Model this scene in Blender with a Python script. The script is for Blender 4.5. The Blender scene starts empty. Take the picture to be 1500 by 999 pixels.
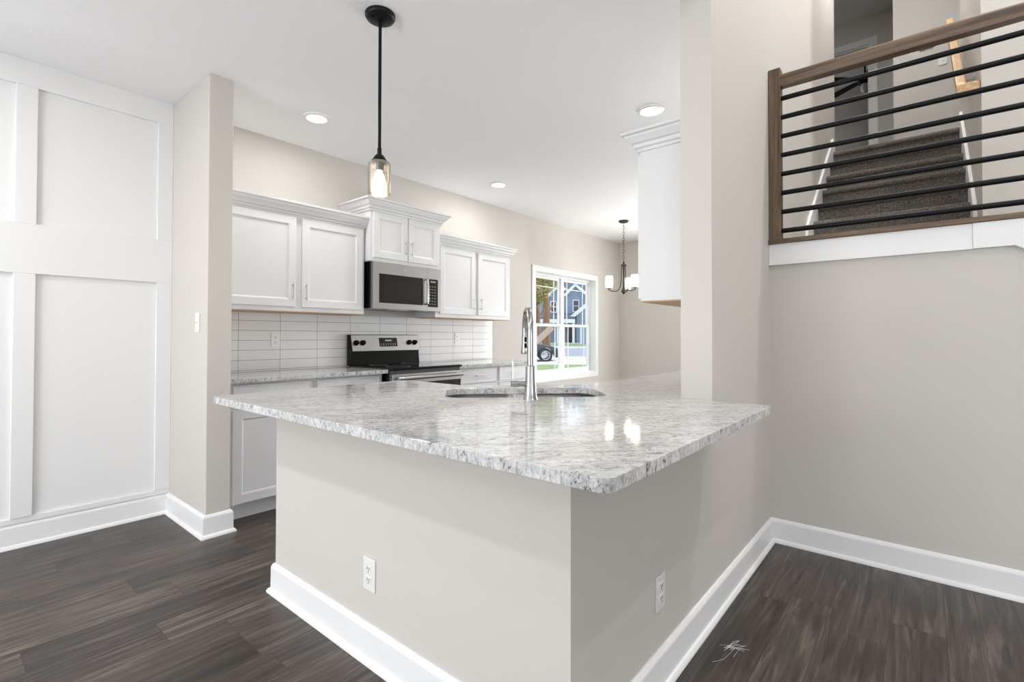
import bpy, bmesh, math, random
from mathutils import Vector, Matrix
random.seed(7)
PI = math.pi
scn = bpy.context.scene
COL = scn.collection

# ------------------------------------------------------------------ camera
F_PX, YAW, CYP, CAM_H, PITCH, ROLL = 723.563, 39.846, 481.92, 1.186, .787, .112
def cam_axes():
    a = math.radians(YAW)
    fw = Vector((math.cos(a), math.sin(a), 0)); r = Vector((math.sin(a), -math.cos(a), 0)); u = Vector((0, 0, 1))
    t = math.radians(PITCH); fw, u = fw*math.cos(t) + u*math.sin(t), u*math.cos(t) - fw*math.sin(t)
    q = math.radians(ROLL); r, u = r*math.cos(q) + u*math.sin(q), u*math.cos(q) - r*math.sin(q)
    return fw, r, u
fw, rt, up = cam_axes()
cd = bpy.data.cameras.new('camera'); cam = bpy.data.objects.new('camera', cd); COL.objects.link(cam)
m = Matrix((rt, up, -fw)).transposed().to_4x4(); m.translation = Vector((0, 0, CAM_H)); cam.matrix_world = m
cd.sensor_width = 36; cd.lens = F_PX/1500*36; cd.shift_y = -(499.5-CYP)/1500; cd.clip_start = .02; cd.clip_end = 500
scn.camera = cam

# ------------------------------------------------------------------ world, sun, exposure
w = bpy.data.worlds.new('sky'); scn.world = w; w.use_nodes = True
nt = w.node_tree; nt.nodes.clear()
wo = nt.nodes.new('ShaderNodeOutputWorld'); bg = nt.nodes.new('ShaderNodeBackground')
tc = nt.nodes.new('ShaderNodeTexCoord'); sp = nt.nodes.new('ShaderNodeSeparateXYZ'); cr = nt.nodes.new('ShaderNodeValToRGB')
nt.links.new(tc.outputs['Generated'], sp.inputs[0]); nt.links.new(sp.outputs['Z'], cr.inputs[0]); nt.links.new(cr.outputs[0], bg.inputs[0])
cr.color_ramp.elements[0].color = (.88, .93, 1, 1); cr.color_ramp.elements[1].color = (.42, .62, 1, 1)
bg.inputs[1].default_value = 1.5
nt.links.new(bg.outputs[0], wo.inputs[0])
sd = bpy.data.lights.new('sun', 'SUN'); sd.energy = 1.7; sd.angle = .01; sd.color = (1, .93, .8)
sun = bpy.data.objects.new('sun', sd); COL.objects.link(sun)
sun.rotation_euler = Vector((-.62, .30, -.62)).to_track_quat('-Z', 'Y').to_euler()
scn.view_settings.view_transform = 'Standard'; scn.view_settings.look = 'None'
scn.view_settings.gamma = 1; scn.view_settings.exposure = 0.54; scn.view_settings.use_curve_mapping = False

DOWN_W = 9
def area(name, loc, direction, sx, sy, watts, color=(1, 1, 1)):
    l = bpy.data.lights.new(name, 'AREA'); l.shape = 'RECTANGLE'; l.size = sx; l.size_y = sy; l.energy = watts; l.color = color
    o = bpy.data.objects.new(name, l); COL.objects.link(o); o.location = loc
    o.rotation_euler = Vector(direction).to_track_quat('-Z', 'Z').to_euler(); return o
# daylight lamps at unseen openings
area('patio_daylight_fill', (-3.62, 2.05, 1.15), (1, .05, .62), 2.6, 2.1, 74, (.98, .99, 1))  # patio door daylight, strengthened and tilted up as ceiling fill
area('daylight_low_window', (-3.62, -2.1, 1.5), (1, 0, 0), 2.0, 1.5, 10, (.97, .98, 1))
area('high_window_fill', (-3.62, -1.9, 4.1), (1, .1, .25), 3.2, 1.3, 16, (.98, .99, 1))  # lamp at an added high window, tilted up to fill the stairs

area('added_south_fill', (-.2, -4.72, 1.35), (0, 1, .2), 2.2, 1.5, 40, (.98, .99, 1))  # lamp at an added window, brightens the peninsula's right face
area('bedroom_fill', (9.2, 3.1, 4.3), (0, -1, 0), 1.2, 1.2, 7)  # added fill inside the bedroom; its walls hold no window
area('daylight_dining_door', (7.62, 1.52, 1.15), (-1, .0, .12), 1.15, 2.1, 165, (.98, .99, 1))

# ------------------------------------------------------------------ node helpers
def mat(name):
    m = bpy.data.materials.new(name); m.use_nodes = True
    return m, m.node_tree, m.node_tree.nodes['Principled BSDF']
def simple(name, col, rough=.5, metal=0, spec=.5, bump=None, coat=0):
    m, t, b = mat(name)
    b.inputs['Base Color'].default_value = (*col, 1); b.inputs['Roughness'].default_value = rough
    b.inputs['Metallic'].default_value = metal; b.inputs['Specular IOR Level'].default_value = spec
    b.inputs['Coat Weight'].default_value = coat
    g = t.nodes.new('ShaderNodeNewGeometry'); n = t.nodes.new('ShaderNodeTexNoise')
    t.links.new(g.outputs['Position'], n.inputs['Vector'])
    sc, st, di = bump if bump else (60, .03, .002)
    n.inputs['Scale'].default_value = sc; n.inputs['Detail'].default_value = 3
    bp = t.nodes.new('ShaderNodeBump'); bp.inputs['Strength'].default_value = st; bp.inputs['Distance'].default_value = di
    t.links.new(n.outputs['Fac'], bp.inputs['Height']); t.links.new(bp.outputs[0], b.inputs['Normal'])
    return m
class G:
    """tiny node graph builder"""
    def __init__(s, t): s.t = t
    def n(s, ty, **k):
        x = s.t.nodes.new(ty)
        for a, v in k.items(): setattr(x, a, v)
        return x
    def put(s, inp, v):
        if isinstance(v, bpy.types.NodeSocket): s.t.links.new(v, inp)
        else: inp.default_value = v
    def math(s, op, a, b=0, c=0):
        x = s.n('ShaderNodeMath', operation=op); s.put(x.inputs[0], a); s.put(x.inputs[1], b); s.put(x.inputs[2], c); return x.outputs[0]
    def pos(s): return s.n('ShaderNodeNewGeometry').outputs['Position']
    def sep(s, v):
        x = s.n('ShaderNodeSeparateXYZ'); s.put(x.inputs[0], v); return x.outputs
    def comb(s, a, b, c):
        x = s.n('ShaderNodeCombineXYZ')
        for i, v in enumerate((a, b, c)): s.put(x.inputs[i], v)
        return x.outputs[0]
    def mapping(s, v, loc=(0, 0, 0), rot=(0, 0, 0), sc=(1, 1, 1)):
        x = s.n('ShaderNodeMapping'); s.put(x.inputs[0], v)
        x.inputs['Location'].default_value = loc; x.inputs['Rotation'].default_value = rot; x.inputs['Scale'].default_value = sc
        return x.outputs[0]
    def noise(s, v, scale, detail=4, rough=.5, dist=0):
        x = s.n('ShaderNodeTexNoise'); s.put(x.inputs['Vector'], v)
        x.inputs['Scale'].default_value = scale; x.inputs['Detail'].default_value = detail
        x.inputs['Roughness'].default_value = rough; x.inputs['Distortion'].default_value = dist; return x.outputs['Fac']
    def white(s, v):
        x = s.n('ShaderNodeTexWhiteNoise', noise_dimensions='3D'); s.put(x.inputs['Vector'], v); return x.outputs['Value']
    def ramp(s, f, stops):
        x = s.n('ShaderNodeValToRGB'); s.put(x.inputs[0], f); e = x.color_ramp.elements
        while len(e) < len(stops): e.new(.5)
        for el, (p, c) in zip(e, stops): el.position = p; el.color = (*c, 1) if len(c) == 3 else c
        return x.outputs[0]
    def mix(s, f, a, b, bt='MIX'):
        x = s.n('ShaderNodeMix', data_type='RGBA', blend_type=bt)
        s.put(x.inputs[0], f); s.put(x.inputs[6], a if isinstance(a, bpy.types.NodeSocket) else (*a, 1))
        s.put(x.inputs[7], b if isinstance(b, bpy.types.NodeSocket) else (*b, 1)); return x.outputs[2]
    def bump(s, h, st, di=.002):
        x = s.n('ShaderNodeBump'); s.put(x.inputs['Height'], h); x.inputs['Strength'].default_value = st; x.inputs['Distance'].default_value = di
        return x.outputs[0]
def g3(v): return (v, v, v)

M = {}
M['wall'] = simple('greige_wall_paint', (.612, .582, .545), .7, bump=(260, .12, .001), spec=.25)
M['panel'] = simple('white_panel_paint', (.82, .82, .82), .4, spec=.3, bump=(90, .04, .001))
M['trim'] = simple('white_trim_paint', (.84, .84, .84), .35, spec=.4)
M['cab'] = simple('white_cabinet_paint', (.76, .76, .765), .35, spec=.4)
M['cabwood'] = simple('maple_cabinet_underside', (.55, .34, .17), .5)
M['plate'] = simple('white_plastic_plate', (.80, .79, .77), .35)
M['slot'] = simple('dark_slot', (.05, .05, .05), .6)
M['blackmetal'] = simple('matte_black_metal', (.006, .006, .0065), .4, spec=.22)
M['bronze'] = simple('dark_grey_metal', (.05, .048, .045), .4, .6)
M['blackpl'] = simple('black_enamel', (.004, .004, .004), .16, spec=.22)
M['blackglass'] = simple('black_glass', (.006, .006, .006), .03, bump=(3, .0, .001))
M['smoke'] = simple('smoked_glass', (.010, .010, .010), .05, bump=(3, .0, .001))
M['btn'] = simple('grey_print', (.35, .35, .35), .5)
M['sinksteel'] = simple('sink_steel', (.68, .68, .68), .3, 1)
M['satin'] = simple('satin_stainless', (.40, .40, .395), .24, 1)
M['nickel'] = simple('brushed_nickel_pull', (.62, .61, .60), .32, 1)
M['asphalt'] = simple('asphalt', (.30, .305, .32), .9)
M['concrete'] = simple('concrete', (.62, .61, .59), .9)
M['carpaint'] = simple('dark_car_paint', (.035, .04, .055), .2, .3, coat=.8)
M['rubber'] = simple('tyre_rubber', (.02, .02, .02), .8)
M['alloy'] = simple('alloy_wheel', (.7, .7, .7), .3, .9)
M['carglass'] = simple('car_glass', (.03, .035, .04), .08)
M['hwhite'] = simple('house_white_trim', (.85, .85, .85), .7)
M['hroof'] = simple('shingle_roof', (.11, .12, .15), .9, bump=(8, .4, .02))
M['lumber'] = simple('pale_lumber', (.55, .42, .28), .8)
M['bark'] = simple('tree_bark', (.42, .25, .12), .9, bump=(14, .8, .03))
M['hoodglass'] = simple('lens_glass', (.7, .7, .65), .2)

def ceiling_mat():
    m, t, b = mat('knockdown_ceiling'); g = G(t)
    p = g.pos(); n1 = g.noise(p, 38, 4, .6); n2 = g.noise(p, 160, 2)
    h = g.math('ADD', g.ramp(n1, [(.42, g3(0)), (.58, g3(1))]), g.math('MULTIPLY', n2, .3))
    t.links.new(g.bump(h, .25, .002), b.inputs['Normal'])
    b.inputs['Base Color'].default_value = (.89, .89, .895, 1); b.inputs['Roughness'].default_value = .85; b.inputs['Specular IOR Level'].default_value = .2
    return m
M['ceil'] = ceiling_mat()

def floor_mat():
    m, t, b = mat('grey_brown_plank_floor'); g = G(t)
    x, y, z = g.sep(g.pos())
    row = g.math('FLOOR', g.math('DIVIDE', g.math('ADD', y, .06), .178))
    fy = g.math('FRACT', g.math('DIVIDE', g.math('ADD', y, .06), .178))
    off = g.math('MULTIPLY', g.white(g.comb(row, 3.1, 0)), 1.22)
    xs = g.math('DIVIDE', g.math('ADD', x, off), 1.22)
    colm = g.math('FLOOR', xs); fx = g.math('FRACT', xs)
    rnd = g.white(g.comb(row, colm, 1.7)); rnd2 = g.white(g.comb(row, colm, 9.2))
    sh = g.math('MULTIPLY', rnd, 37)
    v = g.comb(g.math('ADD', x, sh), g.math('ADD', y, g.math('MULTIPLY', rnd2, 11)), rnd)
    grain = g.noise(g.mapping(v, sc=(1.0, 15, 1)), 2.0, 9, .66, .9)
    fine = g.noise(g.mapping(v, sc=(4, 120, 1)), 2.5, 4, .6)
    patch = g.noise(g.mapping(v, sc=(.9, 3.5, 1)), 1.6, 3)
    wave = g.n('ShaderNodeTexWave', wave_type='RINGS', rings_direction='Y'); t.links.new(g.mapping(v, sc=(.55, 6.0, 1)), wave.inputs[0])
    wave.inputs['Scale'].default_value = 1.3; wave.inputs['Distortion'].default_value = 7; wave.inputs['Detail'].default_value = 3; wave.inputs['Detail Scale'].default_value = 1.2
    base = g.ramp(grain, [(.34, (.012, .010, .008)), (.44, (.043, .0345, .028)), (.54, (.081, .068, .0565)), (.66, (.168, .143, .121))])
    base = g.mix(g.math('MULTIPLY', wave.outputs['Fac'], .4), base, (.032, .026, .021))
    base = g.mix(g.math('MULTIPLY', patch, .3), base, (.072, .054, .042))
    base = g.mix(.5, base, g.ramp(fine, [(.3, g3(.30)), (.7, g3(.62))]), 'OVERLAY')
    tone = g.ramp(rnd2, [(0, (.66, .64, .63)), (.5, (.92, .90, .89)), (1, (1.2, 1.17, 1.14))])
    base = g.mix(1, base, tone, 'MULTIPLY')
    # small dark knots
    kn = g.noise(g.mapping(v, sc=(2.5, 14, 1)), 1.1, 1); kn = g.ramp(kn, [(.24, g3(1)), (.29, g3(0))])
    base = g.mix(g.math('MULTIPLY', kn, .7), base, (.02, .016, .013))
    ey = g.math('LESS_THAN', g.math('MINIMUM', fy, g.math('SUBTRACT', 1, fy)), .008)
    ex = g.math('LESS_THAN', g.math('MINIMUM', fx, g.math('SUBTRACT', 1, fx)), .0011)
    gr = g.math('MAXIMUM', ey, ex)
    base = g.mix(g.math('MULTIPLY', gr, .6), base, (.018, .015, .012))
    t.links.new(base, b.inputs['Base Color'])
    t.links.new(g.math('ADD', .30, g.math('MULTIPLY', fine, .16)), b.inputs['Roughness'])
    t.links.new(g.bump(g.math('SUBTRACT', g.math('MULTIPLY', fine, .3), gr), .25, .001), b.inputs['Normal'])
    b.inputs['Specular IOR Level'].default_value = .5
    return m
M['floor'] = floor_mat()

def granite_mat():
    m, t, b = mat('white_grey_granite'); g = G(t)
    p = g.pos(); r = g.mapping(p, rot=(0, 0, .62), sc=(1, 1, 1))
    st = g.noise(g.mapping(r, sc=(9, 22, 9)), 1.5, 10, .82, 1.8)
    big = g.noise(g.mapping(r, sc=(1.3, 3.6, 2.0)), 1.4, 5, .65, 1.2)
    sm = g.noise(g.mapping(r, sc=(1, 1.8, 1)), 70, 5, .8)
    sp_ = g.noise(g.mapping(r, sc=(1, 1.5, .6)), 52, 4, .8, .8)
    c = g.ramp(st, [(.34, g3(.16)), (.42, g3(.38)), (.50, (.58, .58, .577)), (.60, (.68, .68, .677)), (.8, (.74, .74, .73))])
    c = g.mix(g.math('MULTIPLY', g.ramp(big, [(.48, g3(0)), (.68, g3(1))]), .38), c, (.26, .255, .26))
    c = g.mix(.45, c, g.ramp(sm, [(.32, g3(.12)), (.62, g3(.72))]), 'OVERLAY')
    cl = g.noise(g.mapping(r, sc=(2.2, 4.5, 3)), 3.2, 3)
    thr = g.math('MULTIPLY', g.ramp(sp_, [(.37, g3(1)), (.44, g3(0))]), g.ramp(cl, [(.42, g3(.1)), (.56, g3(1))]))
    c = g.mix(g.math('MULTIPLY', thr, .85), c, (.03, .028, .03))
    t.links.new(c, b.inputs['Base Color']); b.inputs['Roughness'].default_value = .07
    b.inputs['Specular IOR Level'].default_value = .6
    return m
M['granite'] = granite_mat()

def tile_mat():
    m, t, b = mat('glazed_white_tile'); g = G(t)
    x, y, z = g.sep(g.pos())
    br = g.n('ShaderNodeTexBrick', offset=0, squash=1)
    t.links.new(g.comb(g.math('SUBTRACT', x, 1.517-.311*2), g.math('SUBTRACT', z, .922-.0752*2), 0), br.inputs[0])
    br.inputs['Scale'].default_value = 1; br.inputs['Brick Width'].default_value = .311; br.inputs['Row Height'].default_value = .0752
    br.inputs['Mortar Size'].default_value = .0016; br.inputs['Mortar Smooth'].default_value = .1
    br.inputs['Color1'].default_value = (.80, .80, .80, 1); br.inputs['Color2'].default_value = (.76, .76, .765, 1); br.inputs['Mortar'].default_value = (.20, .20, .20, 1)
    t.links.new(br.outputs['Color'], b.inputs['Base Color'])
    t.links.new(g.math('ADD', .12, g.math('MULTIPLY', br.outputs['Fac'], .6)), b.inputs['Roughness'])
    n = g.noise(g.pos(), 9, 2)
    t.links.new(g.bump(g.math('SUBTRACT', g.math('MULTIPLY', n, .5), br.outputs['Fac']), .3, .002), b.inputs['Normal'])
    return m
M['tile'] = tile_mat()

def steel_mat():
    m, t, b = mat('brushed_stainless_steel'); g = G(t)
    n = g.noise(g.mapping(g.pos(), sc=(3, 3, 260)), 1, 4, .6)
    b.inputs['Metallic'].default_value = 1
    t.links.new(g.ramp(n, [(.3, g3(.47)), (.7, g3(.50))]), b.inputs['Base Color'])
    t.links.new(g.math('ADD', .23, g.math('MULTIPLY', n, .05)), b.inputs['Roughness'])
    
    return m
M['steel'] = steel_mat()

def wood_mat(name, dark, mid, light, axis='Y', rough=.4):
    m, t, b = mat(name); g = G(t)
    sc = {'Y': (30, 1.6, 30), 'Z': (30, 30, 1.6), 'X': (1.6, 30, 30)}[axis]
    n = g.noise(g.mapping(g.pos(), sc=sc), 1.5, 6, .65, .4)
    n2 = g.noise(g.mapping(g.pos(), sc=tuple(a*4 for a in sc)), 1.5, 3)
    c = g.ramp(n, [(.3, dark), (.5, mid), (.72, light)])
    c = g.mix(.3, c, g.ramp(n2, [(.3, g3(.25)), (.7, g3(.7))]), 'OVERLAY')
    t.links.new(c, b.inputs['Base Color']); b.inputs['Roughness'].default_value = rough
    t.links.new(g.bump(n2, .15, .0008), b.inputs['Normal'])
    return m
M['walnutY'] = wood_mat('stained_oak_rail', (.065, .041, .025), (.14, .09, .056), (.22, .148, .095), 'Y')
M['walnutZ'] = wood_mat('stained_oak_post', (.065, .041, .025), (.14, .09, .056), (.22, .148, .095), 'Z')
M['oak'] = wood_mat('honey_oak_handrail', (.42, .25, .11), (.56, .36, .18), (.68, .46, .25), 'X')
M['hemlock'] = wood_mat('tree_trunk_wood', (.08, .04, .02), (.25, .13, .06), (.38, .2, .09), 'Z', .9)

def carpet_mat():
    m, t, b = mat('speckled_brown_carpet'); g = G(t)
    p = g.pos(); n = g.noise(p, 150, 3, .85); n2 = g.noise(p, 300, 2, .8); big = g.noise(p, 9, 3)
    c = g.ramp(n, [(.38, (.045, .036, .028)), (.5, (.23, .19, .155)), (.62, (.60, .53, .46))])
    c = g.mix(.6, c, g.ramp(n2, [(.3, g3(.2)), (.7, g3(.8))]), 'OVERLAY')
    c = g.mix(g.math('MULTIPLY', big, .3), c, (.12, .1, .085))
    t.links.new(c, b.inputs['Base Color']); b.inputs['Roughness'].default_value = 1; b.inputs['Specular IOR Level'].default_value = .05
    b.inputs['Sheen Weight'].default_value = .3
    t.links.new(g.bump(g.math('ADD', n, n2), 1.0, .012), b.inputs['Normal'])
    return m
M['carpet'] = carpet_mat()

def glass_mat(name, tint=(1, 1, 1), refl=.08, rough=.0, seed=False, fk=.6):
    m = bpy.data.materials.new(name); m.use_nodes = True; t = m.node_tree; t.nodes.clear(); g = G(t)
    o = g.n('ShaderNodeOutputMaterial'); tr = g.n('ShaderNodeBsdfTransparent'); gl = g.n('ShaderNodeBsdfGlossy'); mx = g.n('ShaderNodeMixShader')
    tr.inputs[0].default_value = (*tint, 1); gl.inputs['Roughness'].default_value = rough
    lw = g.n('ShaderNodeLayerWeight'); lw.inputs[0].default_value = .25
    f = g.math('MULTIPLY_ADD', lw.outputs['Fresnel'], fk, refl)
    if seed:
        n = g.noise(g.pos(), 260, 3, .7)
        f = g.math('ADD', f, g.ramp(n, [(.45, g3(0)), (.7, g3(.35))]))
        t.links.new(g.bump(n, .5, .001), gl.inputs['Normal'])
    t.links.new(f, mx.inputs[0]); t.links.new(tr.outputs[0], mx.inputs[1]); t.links.new(gl.outputs[0], mx.inputs[2]); t.links.new(mx.outputs[0], o.inputs[0])
    return m
M['pane'] = glass_mat('window_glass', refl=.01, fk=.10)
M['seeded'] = glass_mat('seeded_amber_glass', (.97, .92, .85), .10, .1, True)
def frosted_mat():
    m = bpy.data.materials.new('frosted_shade_glass'); m.use_nodes = True; t = m.node_tree; t.nodes.clear(); g = G(t)
    o = g.n('ShaderNodeOutputMaterial'); tr = g.n('ShaderNodeBsdfTransparent'); tl = g.n('ShaderNodeBsdfTranslucent'); mx = g.n('ShaderNodeMixShader')
    tl.inputs[0].default_value = (.95, .95, .93, 1); mx.inputs[0].default_value = .5
    t.links.new(tr.outputs[0], mx.inputs[1]); t.links.new(tl.outputs[0], mx.inputs[2]); t.links.new(mx.outputs[0], o.inputs[0]); return m
M['clear'] = frosted_mat()
def emit_mat(name, col, s):
    m, t, b = mat(name); b.inputs['Base Color'].default_value = (*col, 1)
    b.inputs['Emission Color'].default_value = (*col, 1); b.inputs['Emission Strength'].default_value = s; return m
M['led'] = emit_mat('led_lens', (1, .99, .97), 6)
M['bulb'] = emit_mat('glowing_bulb', (1, .86, .62), 14)
M['display'] = simple('oven_display', (.01, .012, .015), .1)

def siding_mat():
    m, t, b = mat('blue_grey_lap_siding'); g = G(t)
    x, y, z = g.sep(g.pos()); f = g.math('FRACT', g.math('DIVIDE', z, .18))
    t.links.new(g.ramp(f, [(0, (.13, .17, .22)), (.1, (.24, .30, .38)), (1, (.26, .33, .41))]), b.inputs['Base Color'])
    b.inputs['Roughness'].default_value = .8; return m
M['siding'] = siding_mat()
def lawn_mat():
    m, t, b = mat('lawn_grass'); g = G(t); p = g.pos(); n = g.noise(p, 3, 6, .7); n2 = g.noise(p, .3, 3)
    c = g.ramp(n, [(.3, (.12, .18, .04)), (.55, (.23, .31, .09)), (.75, (.36, .43, .17))])
    c = g.mix(g.math('MULTIPLY', n2, .4), c, (.28, .35, .13))
    t.links.new(c, b.inputs['Base Color']); b.inputs['Roughness'].default_value = 1; return m
M['lawn'] = lawn_mat()
def leaf_mat(name, stops):
    m, t, b = mat(name); g = G(t)
    c = g.ramp(g.noise(g.pos(), .9, 5, .8), stops); t.links.new(c, b.inputs['Base Color']); b.inputs['Roughness'].default_value = .8; return m
M['leafA'] = leaf_mat('autumn_leaves', [(.32, (.10, .17, .03)), (.47, (.30, .33, .06)), (.58, (.62, .42, .09)), (.72, (.70, .33, .10))])
M['leafG'] = leaf_mat('green_leaves', [(.32, (.05, .12, .03)), (.55, (.14, .25, .06)), (.7, (.36, .40, .12))])

# ------------------------------------------------------------------ mesh helpers
def box(bm, x0, x1, y0, y1, z0, z1):
    if x0 > x1: x0, x1 = x1, x0
    if y0 > y1: y0, y1 = y1, y0
    if z0 > z1: z0, z1 = z1, z0
    v = [bm.verts.new(p) for p in ((x0,y0,z0),(x1,y0,z0),(x1,y1,z0),(x0,y1,z0),(x0,y0,z1),(x1,y0,z1),(x1,y1,z1),(x0,y1,z1))]
    for f in ((0,3,2,1),(4,5,6,7),(0,1,5,4),(1,2,6,5),(2,3,7,6),(3,0,4,7)): bm.faces.new([v[i] for i in f])
    return v
def B(*boxes):
    bm = bmesh.new()
    for b_ in boxes: box(bm, *b_)
    return bm
def tube(bm, pts, r, seg=12, caps=True):
    pts = [Vector(p) for p in pts]; n = len(pts); rs = r if isinstance(r, (list, tuple)) else [r]*n
    rings = []; prev = None
    for i, p in enumerate(pts):
        d = (pts[min(i+1, n-1)] - pts[max(i-1, 0)]).normalized()
        if prev is None:
            a = Vector((0, 0, 1)) if abs(d.z) < .9 else Vector((1, 0, 0))
            x = d.cross(a).normalized()
        else: x = (prev - d*prev.dot(d)).normalized()
        prev = x; y = d.cross(x)
        rings.append([bm.verts.new(p + (x*math.cos(2*PI*k/seg) + y*math.sin(2*PI*k/seg))*rs[i]) for k in range(seg)])
    for a, b_ in zip(rings, rings[1:]):
        for k in range(seg): bm.faces.new((a[k], a[(k+1) % seg], b_[(k+1) % seg], b_[k]))
    if caps: bm.faces.new(rings[0][::-1]); bm.faces.new(rings[-1])
def lathe(bm, prof, c=(0, 0, 0), seg=32, axis='Z', close=False):
    """prof: list of (radius, height); axis direction letter"""
    rings = []
    for r, h in prof:
        ring = []
        for k in range(seg):
            a = 2*PI*k/seg; p, q = r*math.cos(a), r*math.sin(a)
            v = {'Z': (p, q, h), 'Y': (p, h, q), 'X': (h, p, q)}[axis]
            ring.append(bm.verts.new((c[0]+v[0], c[1]+v[1], c[2]+v[2])))
        rings.append(ring)
    pairs = list(zip(rings, rings[1:])) + ([(rings[-1], rings[0])] if close else [])
    for a, b_ in pairs:
        for k in range(seg): bm.faces.new((a[k], a[(k+1) % seg], b_[(k+1) % seg], b_[k]))
    if not close:
        if prof[0][0] > 1e-5: bm.faces.new(rings[0][::-1])
        if prof[-1][0] > 1e-5: bm.faces.new(rings[-1])
    bmesh.ops.remove_doubles(bm, verts=bm.verts, dist=1e-6)
def prism(bm, pts, lo, hi, axis='Z'):
    """extrude a closed 2D outline; axis Z: pts (x,y); axis X: pts (y,z); axis Y: pts (x,z)"""
    def f(p, h): return {'Z': (p[0], p[1], h), 'X': (h, p[0], p[1]), 'Y': (p[0], h, p[1])}[axis]
    a = [bm.verts.new(f(p, lo)) for p in pts]; b_ = [bm.verts.new(f(p, hi)) for p in pts]; n = len(pts)
    bm.faces.new(a[::-1]); bm.faces.new(b_)
    for i in range(n): bm.faces.new((a[i], a[(i+1) % n], b_[(i+1) % n], b_[i]))
def slab(bm, outer, holes, z0, z1):
    edges = []; loops = []
    for lp in [outer]+holes:
        vs = [bm.verts.new((x, y, z1)) for x, y in lp]; loops.append(vs)
        edges += [bm.edges.new((vs[i], vs[(i+1) % len(vs)])) for i in range(len(vs))]
    res = bmesh.ops.triangle_fill(bm, use_beauty=True, use_dissolve=False, edges=edges)
    top = [f for f in res['geom'] if isinstance(f, bmesh.types.BMFace)]
    low = {}
    for vs in loops:
        for v in vs: low[v] = bm.verts.new((v.co.x, v.co.y, z0))
    for f in top:
        if f.normal.z < 0: f.normal_flip()
        bm.faces.new([low[v] for v in reversed(list(f.verts))])
    for vs in loops:
        for i in range(len(vs)):
            a, b_ = vs[i], vs[(i+1) % len(vs)]; bm.faces.new((a, b_, low[b_], low[a]))
    bmesh.ops.recalc_face_normals(bm, faces=bm.faces)
def rrect(hx, hy, r, n=6, c=(0, 0)):
    out = []
    for sx, sy, a0 in ((1, 1, 0), (-1, 1, 90), (-1, -1, 180), (1, -1, 270)):
        for k in range(n+1):
            a = math.radians(a0+90*k/n); out.append((c[0]+sx*(hx-r)+r*math.cos(a), c[1]+sy*(hy-r)+r*math.sin(a)))
    return out
def sweep(bm, path, prof, side=1, close=True):
    """path: 2D polyline; prof: (outward, z) pairs; outward = left of travel * side"""
    P = [Vector(p) for p in path]; n = len(P); ms = []
    nor = []
    for i in range(n-1):
        d = (P[i+1]-P[i]).normalized(); nor.append(Vector((-d.y, d.x))*side)
    for i in range(n):
        if i == 0: ms.append(nor[0])
        elif i == n-1: ms.append(nor[-1])
        else:
            b_ = (nor[i-1]+nor[i]); ms.append(b_/(1+nor[i-1].dot(nor[i])))
    rings = [[bm.verts.new((P[i].x+ms[i].x*o, P[i].y+ms[i].y*o, z)) for o, z in prof] for i in range(n)]
    k = len(prof)
    for a, b_ in zip(rings, rings[1:]):
        for j in range(k): bm.faces.new((a[j], a[(j+1) % k], b_[(j+1) % k], b_[j]))
    bm.faces.new(rings[0]); bm.faces.new(rings[-1][::-1])
    bmesh.ops.recalc_face_normals(bm, faces=bm.faces)
def framed_front(bm, O, U, N, w_, h, th=.02, fw_=.055, bev=.012, dep=.009):
    """cabinet door/drawer front: O lower-left-back corner, U width direction, N outward normal"""
    O, U, N, Z = Vector(O), Vector(U), Vector(N), Vector((0, 0, 1))
    def P(a, b_, n): return bm.verts.new(O+U*a+Z*b_+N*n)
    e = .003
    loops = []
    for ins, n in ((0, 0), (0, th-e), (e, th), (fw_, th), (fw_+bev*.35, th-dep*.25), (fw_+bev, th-dep)):
        loops.append([P(ins, ins, n), P(w_-ins, ins, n), P(w_-ins, h-ins, n), P(ins, h-ins, n)])
    for a, b_ in zip(loops, loops[1:]):
        for k in range(4): bm.faces.new((a[k], a[(k+1) % 4], b_[(k+1) % 4], b_[k]))
    bm.faces.new(loops[0][::-1]); bm.faces.new(loops[-1])
    bmesh.ops.recalc_face_normals(bm, faces=bm.faces)

def finish(bm, name, m, bevel=0, smooth=False, seg=2):
    me = bpy.data.meshes.new(name); bmesh.ops.recalc_face_normals(bm, faces=bm.faces); bm.to_mesh(me); bm.free()
    if m is not None: me.materials.append(M[m] if isinstance(m, str) else m)
    if smooth:
        for p in me.polygons: p.use_smooth = True
        try: me.set_sharp_from_angle(angle=math.radians(38))
        except Exception: pass
    o = bpy.data.objects.new(name, me); COL.objects.link(o)
    if bevel:
        b_ = o.modifiers.new('bevel', 'BEVEL'); b_.width = bevel; b_.segments = seg; b_.limit_method = 'ANGLE'; b_.angle_limit = math.radians(40)
    return o
WL = {}
def thing(name, label, cat, loc, rotz=0, group=None):
    o = bpy.data.objects.new(name, None); COL.objects.link(o); o.location = loc; o.rotation_euler = (0, 0, rotz); o.empty_display_size = .05
    o['label'] = label; o['category'] = cat
    if group: o['group'] = group
    WL[o.name] = Vector(loc); return o
def part(name, bm, m, parent, bevel=0, smooth=False, local=False, label=None, seg=2):
    """mesh given in world coordinates (or in the thing's own when local); becomes a child of parent"""
    if not local:
        bmesh.ops.translate(bm, verts=bm.verts, vec=-WL[parent.name])
    o = finish(bm, name, m, bevel, smooth, seg); o.parent = parent; WL[o.name] = WL[parent.name]
    if label: o['label'] = label
    return o
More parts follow.
